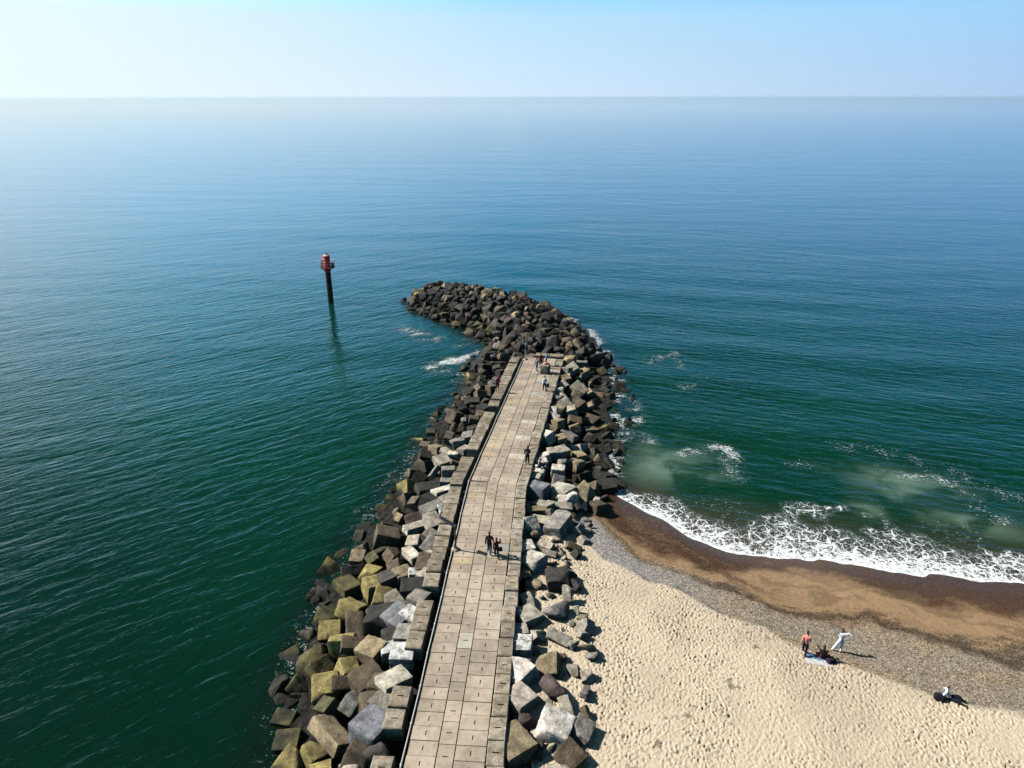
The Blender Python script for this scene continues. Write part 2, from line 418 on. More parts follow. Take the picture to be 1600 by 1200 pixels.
# ------------------------------------------------------------------ sea
def build_sea():
    def spread(a, b, far, n):
        k = np.linspace(0, 1, n + 1)[1:]
        return k ** 3.2 * far
    xi = np.concatenate([np.arange(-42, 7, .7), np.arange(7, 46, .33)])
    xs = np.concatenate([(-42 - spread(0, 0, 26000, 36))[::-1], xi, 46 + spread(0, 0, 26000, 36)])
    yi = np.concatenate([np.arange(12, 41, .8), np.arange(41, 68, .33), np.arange(68, 140, .7)])
    ys = np.concatenate([(12 - spread(0, 0, 3000, 14))[::-1], yi, 140 + spread(0, 0, 34000, 44)])
    X, Y = np.meshgrid(xs, ys)
    near = sstep(400, 150, np.hypot(X, Y))
    # low swell rolling in past the head of the mole
    ph = Y * .42 + X * .10 + 2.2 * fbm(X * .02 + 3, Y * .02, 2)
    Z = near * (.055 * np.sin(ph) * sstep(16, 30, X + (Y - 60) * .6) + .05 * (fbm(X * .25, Y * .35, 3) - .5))
    d = Y - SH(X)                                   # off the swash line
    Z *= sstep(0, 8, d) * .9 + .1
    Z = np.where((X < 3) | (Y > 60) | (d > -1.2), Z, -.6)
    dm, _ = polydist(X, Y, MOUND[:NW])
    me = grid_mesh("sea", X, Y, Z)
    # foam
    wv = 1 + .6 * (fbm(X * .35 + 50, Y * .35, 3) - .5) * 2
    width = np.interp(X, [8, 11, 13, 15, 17, 19.5, 21, 24, 29, 33, 40, 60], [1.8, 2.6, 4.2, 6.0, 5.4, 4.2, 5.4, 8.6, 8.0, 6.2, 5.6, 5.5]) * wv
    lace = np.clip(1 - d / (width + .01), 0, 1)
    foam = np.where(d > -1.5, .26 * sstep(0, .25, lace) + .42 * lace ** 1.8, 0) * (X > 7.5)
    foam = foam * (.62 + .75 * fbm(X * .6 + 31, Y * .6, 3)) + .9 * np.exp(-(d / .20) ** 2) * (X > 8)
    foam *= sstep(.02, .12, foam)
    def streak(px, w, a):
        pts = [at(*p) for p in px]
        q, _ = polydist(X, Y, pts)
        w = w * 1.45
        return .70 * a * np.exp(-(q / w) ** 2) * (.35 + 1.3 * sstep(.35, .68, fbm(X * .7 + w * 9, Y * .7, 4)))
    fleck = np.zeros_like(X)
    for px, w, a in [
        ([(690, 566), (715, 562), (740, 556), (768, 550)], 1.1, 1.3), ([(672, 574), (690, 580), (720, 582)], 1.0, .9), ([(700, 590), (725, 596), (738, 592)], .7, .8),
        ([(640, 517), (662, 525), (690, 534), (735, 536)], 1.6, .75), ([(630, 512), (655, 518)], 1.0, .5),
        ([(955, 603), (962, 600), (975, 596)], .7, .8), ([(965, 615), (980, 622), (992, 640)], .8, .75), ([(965, 655), (985, 660), (1005, 655)], .9, .8),
        ([(960, 665), (985, 680), (1020, 688)], .9, .8), ([(970, 688), (1010, 686)], .7, .6), ([(958, 578), (970, 585)], .6, .8),
        ([(1008, 566), (1035, 556), (1058, 552)], .9, .55), ([(1058, 560), (1080, 585), (1095, 600), (1070, 605)], 1.0, .42),
        ([(1065, 708), (1090, 703), (1108, 700)], .7, .75), ([(1120, 698), (1135, 700), (1148, 718), (1135, 712)], .7, .8), ([(1130, 720), (1150, 745)], .8, .5),
        ([(1020, 730), (1040, 738), (1050, 745)], .9, .45), ([(1060, 660), (1080, 655)], .8, .4), ([(945, 490), (1000, 505), (1060, 520)], 1.0, .25),
        ([(1320, 698), (1350, 702), (1400, 712), (1450, 725), (1500, 742), (1560, 765), (1600, 780)], 1.1, .42),
        ([(1235, 730), (1262, 724)], .7, .4), ([(1385, 732), (1410, 742), (1440, 745)], .8, .6), ([(1460, 745), (1495, 760)], .8, .55), ([(1500, 770), (1540, 800), (1560, 812)], .9, .55),
        ([(560, 800), (580, 812), (600, 800)], .9, .35), ([(570, 830), (560, 860), (540, 880)], 1.2, .3), ([(485, 930), (500, 945)], .6, .5), ([(470, 1020), (450, 1080), (430, 1140)], 1.0, .25),
        ([(590, 780), (620, 742), (650, 700), (690, 640), (730, 595)], .9, .3)]:
        fleck = np.maximum(fleck, streak(px, w, a))
    lap = np.exp(-((dm - .3) / 1.0) ** 2) * sstep(.42, .66, fbm(X * .5 + 77, Y * .5, 3)) * .70
    fleck = np.maximum(fleck, lap * ((X > 0) * 1.2 + (X <= 0) * .6))
    fleck = np.maximum(fleck, .24 * sstep(.45, .7, fbm(X * .15 + 8, Y * .15, 3)) * sstep(26, 4, d) * (X > 9) * (d > 0))
    def blob(px, py, rx, ry, rot, a):
        x0, y0 = at(px, py); c_, s_ = math.cos(rot), math.sin(rot)
        u = (X - x0) * c_ + (Y - y0) * s_; v = -(X - x0) * s_ + (Y - y0) * c_
        return a * np.exp(-(u / rx) ** 2 - (v / ry) ** 2)
    silt = sum(blob(*b) for b in [(1030, 715, 5.0, 3.6, -.2, .55), (1075, 735, 3.4, 1.5, -.3, .5), (1010, 740, 3.5, 2.5, 0, .5), (1440, 765, 5.2, 2.6, -.5, .55), (1470, 800, 4.5, 2.0, -.7, .6), (1355, 798, 1.5, 1.0, -.5, .75), (1400, 745, 4, 1.5, -.3, .35), (1560, 830, 4, 1.5, -.4, .3)])
    silt = .75 * silt * (.22 + 1.5 * sstep(.34, .66, fbm(X * .42 + 4 + 2 * fbm(X * .3, Y * .3, 2), Y * .42, 5)))
    shallow = sstep(10.5, 1, d + 2.5 * (fbm(X * .25, Y * .25, 3) - .5)) * (X > 6) * (Y < 70)
    shallow *= .35 + .65 * np.interp(X, [8, 11, 15, 19, 23, 30, 60], [.5, .7, 1, 1, .7, .5, .4])
    darkw = sstep(4.6, .2, dm + 1.8 * (fbm(X * .5 + 13, Y * .5, 3) - .5)) * ~inside(X, Y, MOUND)
    fattr(me, 'foam', np.clip(foam, 0, 1)); fattr(me, 'fleck', fleck); fattr(me, 'silt', silt); fattr(me, 'shallow', shallow); fattr(me, 'reef', darkw * .8)
    T = NT("sea_water"); o = T.obj()
    sep = T.n('SeparateXYZ', {0: o}).outputs
    def warp(ang, sx, sy):
        return T.n('Mapping', {'Vector': o, 'Rotation': (0, 0, ang), 'Scale': (1 / sx, 1 / sy, 1)}, vector_type='TEXTURE').outputs[0]   # turned first, then drawn out along the crests
    side = T.ramp(T.math('ADD', sep[0], T.math('MULTIPLY', T.math('SUBTRACT', T.noise(o, .02, 2), .5), 30.0)), -25, 25)
    A, B = warp(R(38), .34, 1), warp(R(-18), .34, 1)
    w1 = T.mix(side, T.noise(A, 1.15, 4, .58, .5), T.noise(B, 1.15, 4, .58, .5))
    w2 = T.mix(side, T.noise(warp(R(38), .20, 1), .30, 3, .5, .3), T.noise(warp(R(-24), .2, 1), .28, 3, .5, .3))
    w3 = T.noise(warp(R(-7), .14, 1), .05, 2, .5)
    hgt = T.math('ADD', T.math('ADD', T.math('MULTIPLY', w1, .118), T.math('MULTIPLY', w2, .13))  , T.math('MULTIPLY', T.noise(warp(R(12), .2, 1), .09, 2), .16))
    nb = T.bump(T.math('MULTIPLY', w3, .26), 1.0, T.ramp(sep[1], 900, 9000, 1.0, .04), T.bump(hgt, 1.0, T.ramp(sep[1], 250, 3000, 1.0, .10)))
    base = T.mix(T.ramp(T.noise(o, .03, 3), .3, .7), C(.0012, .031, .0100), C(.0022, .045, .0170))
    # water turns bluer away from the shore
    off = T.ramp(T.math('ADD', sep[1], T.math('MULTIPLY', T.math('ABSOLUTE', sep[0]), .2)), 60, 320)
    base = T.mix(off, base, C(.001, .074, .165))
    nearby = T.ramp(T.math('ADD', sep[1], T.math('MULTIPLY', sep[0], .55)), 52, 14)
    base = T.mix(nearby, base, C(.0006, .0175, .0055))
    base = T.mix(T.attr('silt')[2], base, C(.135, .215, .15))
    base = T.mix(T.math('MULTIPLY', T.attr('shallow')[2], .92), base, C(.085, .060, .035))
    base = T.mix(T.attr('reef')[2], base, C(.004, .010, .006))
    # foam: lace of cells, thicker where there is more of it; loose flecks
    wob = T.n('VectorMath', {0: o, 1: T.n('VectorMath', {0: T.noise(o, .9, 3, .6, 0, True), 1: (1.3, 1.3, 0)}, operation='MULTIPLY').outputs[0]}, operation='ADD').outputs[0]
    e1 = T.n('TexVoronoi', {'Vector': wob, 'Scale': 1.05}, feature='DISTANCE_TO_EDGE').outputs[0]
    e2 = T.n('TexVoronoi', {'Vector': wob, 'Scale': 2.4}, feature='DISTANCE_TO_EDGE').outputs[0]
    e3 = T.n('TexVoronoi', {'Vector': wob, 'Scale': 5.2}, feature='DISTANCE_TO_EDGE').outputs[0]
    f = T.attr('foam')[2]
    l1 = T.ramp(T.math('SUBTRACT', e1, T.math('MULTIPLY', T.math('POWER', f, 1.5), .20)), .022, -.02)
    l2 = T.ramp(T.math('SUBTRACT', e2, T.math('MULTIPLY', T.math('POWER', f, 2.2), .26)), .03, -.02)
    l3 = T.ramp(T.math('SUBTRACT', e3, T.math('MULTIPLY', T.math('POWER', f, 3.0), .40)), .03, -.03)
    on = T.ramp(f, .04, .14)
    lace_ = T.math('MULTIPLY', T.math('MAXIMUM', T.math('MULTIPLY', l1, .9), T.math('MAXIMUM', l2, l3)), on)
    fk = T.attr('fleck')[2]
    nz = T.noise(warp(R(-12), .6, 1), 2.6, 4, .66)
    gate = T.ramp(T.math('ADD', nz, T.math('MULTIPLY', fk, .32)), .62, .80)
    web = T.math('MAXIMUM', T.ramp(T.math('SUBTRACT', e2, T.math('MULTIPLY', fk, .05)), .025, -.012), T.ramp(T.math('SUBTRACT', e3, T.math('MULTIPLY', fk, .11)), .03, -.02))
    dots = T.ramp(T.math('ADD', T.noise(warp(R(-12), .7, 1), 5.5, 3, .6), T.math('MULTIPLY', fk, .17)), .68, .73)
    loose = T.math('MULTIPLY', T.math('MAXIMUM', T.math('MULTIPLY', web, gate), dots), T.ramp(fk, .04, .2))
    fm = T.math('MAXIMUM', T.math('MULTIPLY', lace_, T.ramp(T.noise(o, 3, 3), .25, .6, .55, 1)), T.math('MULTIPLY', loose, .8))
    c = T.mix(fm, T.mix(1.0, base, C(GS, GS, GS), 'MULTIPLY'), C(.62, .64, .64))
    nb2 = T.bump(fm, .06, 1.0, nb)
    m = T.out(c, T.ramp(fm, 0, 1, .07, .7, False), .5, nb2)
    T.p.inputs['IOR'].default_value = 1.333
    structure(put("sea", me, m))
build_sea()

# ------------------------------------------------------------------ walkway
def slab(bm, c, th, lx, ly, h, z, slot, bev=.02, col=None, jit=0.0):
    """one slab or kerb stone: chamfered top with a lifting slot let into it; lx across, ly along"""
    M = Matrix.Translation((c[0], c[1], z)) @ Matrix.Rotation(-th, 4, 'Z')
    hx, hy = lx / 2, ly / 2
    sx, sy = slot
    def V(x, y, zz): return bm.verts.new(M @ Vector((x, y, zz)))
    j = [(random.uniform(-jit, jit), random.uniform(-jit, jit)) for _ in range(4)]
    sg = [(-1, -1), (1, -1), (1, 1), (-1, 1)]
    top = [V(a * (hx - bev) + q[0], b * (hy - bev) + q[1], 0) for (a, b), q in zip(sg, j)]
    rim = [V(a * hx + q[0], b * hy + q[1], -bev) for (a, b), q in zip(sg, j)]
    bot = [V(a * hx + q[0], b * hy + q[1], -h) for (a, b), q in zip(sg, j)]
    si = [V(a * sx / 2, b * sy / 2, 0) for a, b in sg]
    sb = [V(a * sx / 2, b * sy / 2, -.11) for a, b in sg]
    fs = []
    for i in range(4):
        k = (i + 1) % 4
        fs.append(bm.faces.new((top[i], top[k], si[k], si[i])))
        fs.append(bm.faces.new((rim[i], rim[k], top[k], top[i])))
        fs.append(bm.faces.new((bot[i], bot[k], rim[k], rim[i])))
        w = bm.faces.new((si[i], si[k], sb[k], sb[i])); w.material_index = 1; fs.append(w)
    w = bm.faces.new(sb); w.material_index = 1; fs.append(w)
    fs.append(bm.faces.new(bot[::-1]))
    if col is not None:
        L = bm.loops.layers.float_color['tint']
        for f in fs:
            for l in f.loops: l[L] = (col[0] * G, col[1] * G, col[2] * G, 1)
t = NT("lifting_slot"); M_SLOT = t.out(C(.012, .011, .010), .9, .1)
def deck_material():
    t = NT("walkway_concrete"); g = t.pos(); tint = t.attr('tint')[0]
    n1 = t.noise(g, .55, 4, .6); n2 = t.noise(g, 3.0, 5, .65); n3 = t.noise(g, 22, 3)
    c = t.mix(t.ramp(n1, .35, .65), t.mix(1.0, tint, C(.80, .79, .77), 'MULTIPLY'), t.mix(1.0, tint, C(1.12, 1.10, 1.08), 'MULTIPLY'))
    c = t.mix(t.ramp(t.noise(g, .23, 5, .7), .52, .66, 0, .4), c, t.mix(1.0, c, C(.66, .63, .58), 'MULTIPLY'))
    c = t.mix(t.ramp(n2, .46, .72, 0, .6), c, t.mix(1.0, c, C(.60, .57, .52), 'MULTIPLY'))
    c = t.mix(t.ramp(n3, .6, .8, 0, .3), c, C(.36, .34, .31))
    return t.out(c, .85, .3, t.bump(n3, .008, .7, t.bump(n2, .012, .6)))
M_DECK = deck_material()
def build_walkway():
    bm = bmesh.new(); bm.loops.layers.float_color.new('tint')
    cols = [(0.0, 1.56, 'v', .90), (1.58, 0.90, 'h', 1.42), (2.50, 1.60, 'v', .96)]
    for sg in (0, 1):
        th = SEG[sg][1]; s0, s1 = SEG[sg][2], SEG[sg][3]
        for u0, w, o, ln in cols:
            s = s0 + random.uniform(0, .3)
            first = True
            while s < s1 - .25:
                l = ln * random.uniform(.94, 1.06)
                if s + l > s1 - .3: l = s1 - s
                k = random.uniform(.82, 1.10); b = (.475 * k, .395 * k, .31 * k)
                if random.random() < .05: b = (.60, .54, .45)
                if u0 == 0 and random.random() < .10: b = (.52, .41, .28)
                if u0 > 2 and random.random() < .06: b = (.46, .46, .43)
                slot = (.055, .30) if o == 'v' else (.32, .055)
                slab(bm, uv(sg, u0 + w / 2, s + l / 2), th, w - .025, l - .025, .25, DZ + random.uniform(-.012, .012), slot, .012, b)
                s += l
    # bed under the slabs
    for sg in (0, 1):
        th = SEG[sg][1]; s0, s1 = SEG[sg][2], SEG[sg][3]
        c0 = uv(sg, 2.05, (s0 + s1) / 2)
        slab(bm, c0, th, 4.0, s1 - s0 - .02, 2.2, DZ - .07 - .004 * sg, (.1, .1), .01, (.10, .09, .075))
        c0 = uv(sg, 4.52, (s0 + s1) / 2)
        slab(bm, c0, th, .9, s1 - s0 - .04, 2.2, DZ - .42 - .004 * sg, (.1, .1), .01, (.10, .09, .075))
    o = structure(put("walkway", mesh_of(bm, "walkway"), [M_DECK, M_SLOT]))
    return o
build_walkway()

# kerb stones on both edges, each a stone of its own
def along(y):
    """a landmark one can find, by the distance out along the mole"""
    if y < 31: return "at the shore end"
    if y < 38: return "well before the near lamp"
    if y < 46: return "by the near lamp"
    if y < 54: return "just past the near lamp"
    if y < 60: return "by the person in black"
    if y < 69: return "past the person in black"
    if y < 78: return "by the coral red shirt"
    return "near the walkway end"
def kerb_rows():
    protos = {}
    def proto(w, l, h, k):
        key = (w, k)
        bm = bmesh.new(); slab(bm, (0, 0), 0, w, l, h, 0, (.36, .075), .055, jit=.03)
        return mesh_of(bm, "kerb_stone")
    pl = [proto(1.12, 1.5, .95, k) for k in range(4)]; pr = [proto(.94, 1.5, .6, k) for k in range(4)]
    for p in pl + pr: p.materials.append(M_KERB); p.materials.append(M_SLOT)
    shade = [((.31, .265, .20), "dark weathered"), ((.39, .335, .26), "dull brown grey"), ((.47, .41, .325), "pale sandy grey"), ((.53, .48, .40), "light bleached")]
    for side in (0, 1):
        for sg in (0, 1):
            th = SEG[sg][1]; s = SEG[sg][2]; s1 = SEG[sg][3] - (.2 if sg else 0)
            while s < s1 - .5:
                l = random.uniform(.93, 1.08)
                if s + 1.5 * l > s1: l = (s1 - s) / 1.5
                gone = False
                if side == 0:
                    w = 1.0 if sg == 0 else random.uniform(1.0, 1.12); uc = -.50 - .56 * w - random.uniform(0, .06); z = DZ + .08 + random.uniform(-.10, .09)
                    me = random.choice(pl)
                    p = uv(sg, uc, s + .75 * l)
                    gone = 31.2 < p[1] < 32.6 or random.random() < .06
                else:
                    w = 1.0; uc = 4.60 + random.uniform(-.03, .05); z = DZ + .07 + random.uniform(-.05, .07)
                    me = random.choice(pr)
                    p = uv(sg, uc, s + .75 * l)
                if not gone and p[1] > 22:
                    k = random.choice([0, 1, 1, 2] if side == 0 else [1, 2, 2, 3])
                    col, word = shade[k]
                    o = bpy.data.objects.new("kerb_stone", me); COL.objects.link(o)
                    o.location = (p[0], p[1], z); o.rotation_euler = (random.uniform(-.012, .012), random.uniform(-.012, .012), -th + random.uniform(-.02, .02))
                    o.scale = (w, (1.5 * l - .055) / 1.5, 1)
                    q = random.uniform(.92, 1.08); o.color = (col[0] * q * G, col[1] * q * G, col[2] * q * G, 1)
                    edge = "drain side" if side == 0 else "beach side"
                    tag(o, f"{word} slotted kerb stone on the {edge} {along(p[1])}", "kerb stone", f"kerb stones on the {edge} of the walkway {along(p[1])}")
                s += 1.5 * l
    # the two raised stones that close the far end
    for u, w in ((2.2, 1.75), (4.05, 1.8)):
        bm = bmesh.new(); slab(bm, (0, 0), 0, w, 1.0, .8, 0, (.07, .25), .05, jit=.03)
        o = put("kerb_stone", mesh_of(bm, "end_stone"), [M_KERB, M_SLOT]); o.color = (.26, .235, .19, 1)
        p = uv(1, u, 33.25); o.location = (p[0], p[1], DZ + .28); o.rotation_euler = (0, 0, -SEG[1][1])
        tag(o, "raised wide stone closing the far end, " + ("on the drain side" if u < 3 else "on the beach side"), "kerb stone", "raised stones across the far end of the walkway")
kerb_rows()

M_PIPE = plain("pale_galvanised_metal", (.50, .49, .46), .55, 0.0)
def pipe():
    for sg in (0, 1):
        bm = bmesh.new()
        a, b = SEG[sg][2], SEG[sg][3] - (1.2 if sg else 0)
        n = int((b - a) / 2.5)
        pts = []
        for i in range(n + 1):
            s = a + (b - a) * i / n; p = uv(sg, -.10 + .02 * math.sin(i * 2.1), s)
            pts.append((p[0], p[1], DZ + .075 + .012 * math.sin(i * 1.7)))
        tube(bm, pts, .042, 8)
        o = put("pipe", mesh_of(bm, "pipe", 40), M_PIPE)
        tag(o, ("long pale pipe beside the walkway slabs from the near end to the bend" if sg == 0 else "long pale pipe beside the walkway slabs from the bend to the far lamp"), "pipe")
        for i in range(0, n + 1, 1):
            bm = bmesh.new(); p = pts[i]
            box(bm, (p[0], p[1], DZ + .02), (.16, .10, .10), (0, 0, -SEG[sg][1]), .015)
            put("bracket", mesh_of(bm, "bracket"), M_PIPE, o)
pipe()

# ------------------------------------------------------------------ stones
def block_mesh(seed, d, cut=0, wear=.055):
    r = random.Random(seed); bm = bmesh.new()
    bmesh.ops.create_cube(bm, size=1.0)
    for v in bm.verts:
        v.co = Vector((v.co.x * d[0] * r.uniform(.95, 1.03), v.co.y * d[1] * r.uniform(.95, 1.03), v.co.z * d[2] * r.uniform(.96, 1.03)))
    for _ in range(cut):
        n = Vector((r.choice([-1, 1]) * r.uniform(.5, 1), r.choice([-1, 1]) * r.uniform(.5, 1), r.uniform(.4, 1))).normalized()
        ext = sum(abs(n[i]) * d[i] / 2 for i in range(3))
        g = bmesh.ops.bisect_plane(bm, geom=bm.verts[:] + bm.edges[:] + bm.faces[:], plane_co=n * ext * r.uniform(.55, .72), plane_no=n, clear_outer=True)
        es = [e for e in g['geom_cut'] if isinstance(e, bmesh.types.BMEdge)]
        bmesh.ops.holes_fill(bm, edges=es)
    bmesh.ops.bevel(bm, geom=bm.edges[:], offset=wear * r.uniform(.8, 1.6), segments=2, affect='EDGES', profile=.55, clamp_overlap=True)
    bmesh.ops.triangulate(bm, faces=[f for f in bm.faces if len(f.verts) > 4])
    bmesh.ops.subdivide_edges(bm, edges=[e for e in bm.edges if e.calc_length() > .30], cuts=5, use_grid_fill=True)
    bm.normal_update()
    ox = r.uniform(0, 90)
    from mathutils import noise
    for v in bm.verts:
        p = v.co
        v.co = p + v.normal * (.03 * noise.noise(p * 1.6 + Vector((ox, 0, 0))) + .03 * noise.noise(p * 3.4 + Vector((0, 0, ox))) + .025 * noise.noise(p * 8 + Vector((0, ox, 0))))
    return mesh_of(bm, "armour_block", 34)
def boulder_mesh(seed, d, sharp=.5):
    r = random.Random(seed); bm = bmesh.new()
    n = r.randint(9, 14)
    for i in range(n):
        v = Vector((r.gauss(0, 1), r.gauss(0, 1), r.gauss(0, 1))).normalized() * r.uniform(.82, 1.08)
        # squash toward a box so faces read as broken planes
        v = Vector([math.copysign(abs(c) ** .8, c) for c in v])
        bm.verts.new((v.x * d[0] / 2, v.y * d[1] / 2, v.z * d[2] / 2))
    g = bmesh.ops.convex_hull(bm, input=bm.verts[:])
    bmesh.ops.delete(bm, geom=[e for e in g['geom_interior'] if isinstance(e, bmesh.types.BMVert)], context='VERTS')
    bmesh.ops.dissolve_limit(bm, angle_limit=R(14), verts=bm.verts[:], edges=bm.edges[:])
    bmesh.ops.bevel(bm, geom=bm.edges[:], offset=.035 + (1 - sharp) * .11, segments=2, affect='EDGES', profile=.5, clamp_overlap=True)
    bmesh.ops.triangulate(bm, faces=bm.faces[:])
    bmesh.ops.subdivide_edges(bm, edges=[e for e in bm.edges if e.calc_length() > .30], cuts=2)
    bmesh.ops.triangulate(bm, faces=bm.faces[:])
    bm.normal_update()
    from mathutils import noise
    ox = r.uniform(0, 90)
    for v in bm.verts:
        p = v.co
        v.co = p + v.normal * (.06 * noise.noise(p * 1.5 + Vector((ox, 0, 0))) + .035 * noise.noise(p * 4.5 + Vector((0, ox, 0))))
    return mesh_of(bm, "boulder", 30)
P_CUBE = [block_mesh(i, (1.35 * random.uniform(.85, 1.12), 1.5 * random.uniform(.85, 1.15), 1.15 * random.uniform(.85, 1.15)), 0) for i in range(10)]
P_CUT = [block_mesh(40 + i, (1.5, 1.5, 1.3), 1, .08) for i in range(6)]
P_SLAB = [block_mesh(60 + i, (.85, 1.9, .62), 0, .06) for i in range(4)]
P_STONE = [boulder_mesh(100 + i, (1.75 * random.uniform(.85, 1.15), 1.35 * random.uniform(.85, 1.2), 1.1), .1) for i in range(12)]
P_ROCK = [boulder_mesh(200 + i, (2.0 * random.uniform(.85, 1.2), 1.6 * random.uniform(.85, 1.2), 1.35), .85) for i in range(16)]
for p in P_CUBE + P_CUT + P_SLAB + P_STONE: p.materials.append(M_BLOCK)
for p in P_ROCK: p.materials.append(M_ROCK)
WPROTO = {}
def white_of(me):
    if me.name not in WPROTO:
        c = me.copy(); c.materials.clear(); c.materials.append(M_WHITE); WPROTO[me.name] = c
    return WPROTO[me.name]

TINT = {'white': ((.86, .82, .75), "bleached white"), 'pale': ((.60, .55, .47), "pale grey"), 'grey': ((.38, .36, .33), "mid grey"), 'blue': ((.29, .31, .34), "bluish grey"),
        'tan': ((.42, .34, .22), "tan"), 'brown': ((.19, .15, .105), "brown"), 'dark': ((.085, .078, .070), "dark grey"), 'purple': ((.13, .10, .095), "dark purplish"),
        'yellow': ((.44, .37, .15), "yellow stained"), 'olive': ((.15, .135, .055), "olive weedy"), 'black': ((.045, .043, .04), "blackish"), 'chalk': ((.5, .5, .5), "chalk splashed")}
KINDS = {'cube': ("concrete_block", P_CUBE, "squared block"), 'cut': ("concrete_block", P_CUT, "broken cornered block"), 'slab': ("concrete_block", P_SLAB, "long narrow block"),
         'stone': ("armour_stone", P_STONE, "rounded stone"), 'rock': ("boulder", P_ROCK, "jagged boulder")}
PLACED = []
def where(x, y):
    left = x < float(deck_left(np.array(y))) + 2
    if y > 88.5:
        if x < -11: return "at the outermost tip of the mole"
        if x < -3: return "on the curved arm of the mole"
        dw = float(polydist(np.array([x]), np.array([y]), OUTER)[0][0])
        if dw < 3.2: return "on the seaward shoulder of the mole"
        if y > 103: return "on the crest where the mole starts to curve"
        return "piled just behind the walkway end"
    dw = float(polydist(np.array([x]), np.array([y]), EDGE)[0][0]); dd = float(polydist(np.array([x]), np.array([y]), DECKPOLY, True)[0][0])
    t = dw / (dw + dd + 1e-6)
    band = "low" if t < .33 else "midway" if t < .66 else "high"
    return f"{band} on the {'harbour' if left else 'beach'} side slope {along(y)}"
LABELROWS = []
def stone(kind, tint, x, y, size=1.0, dz=0.0, rot=None, tilt=.35, flat=False):
    name, protos, word = KINDS[kind]
    me = random.choice(protos)
    col, cw = TINT[tint]
    if tint == 'chalk': me = white_of(me)
    o = bpy.data.objects.new(name, me); COL.objects.link(o)
    z = float(mound_z(np.array([x]), np.array([y]))[0])
    if y < 56 and x > 2: z = max(z, float(beach_z(x, y)) + .25 * size)
    o.location = (x, y, z + dz)
    rz = rot if rot is not None else random.uniform(0, 6.28)
    tx, ty = random.gauss(0, tilt), random.gauss(0, tilt)
    o.rotation_euler = (tx, ty, rz)
    k = size * random.uniform(.94, 1.06)
    sc = (k * random.uniform(.9, 1.1), k * random.uniform(.9, 1.1), k * random.uniform(.88, 1.08)); o.scale = sc
    q = G * random.uniform(.80, 1.15); o.color = (min(1, col[0] * q), min(1, col[1] * q * random.uniform(.98, 1.02)), min(1, col[2] * q * random.uniform(.93, 1.06)), 1)
    steep = math.hypot(tx, ty) > .42
    big = "large" if k > 1.14 else "small" if k < .84 else "medium"
    LABELROWS.append((o, cw, word, big, steep, x, y))
    PLACED.append((x, y, .55 * 1.45 * size))
    return o
def rock_at(kind, tint, px, py, size=1.0, **kw):
    z = 1.6
    for _ in range(3):
        x, y = at(px, py, z); z = float(mound_z(np.array([x]), np.array([y]))[0]) + .45
        if y < 56 and x > 2: z = max(z, float(beach_z(x, y)) + .45)
    return stone(kind, tint, x, y, size, **kw)
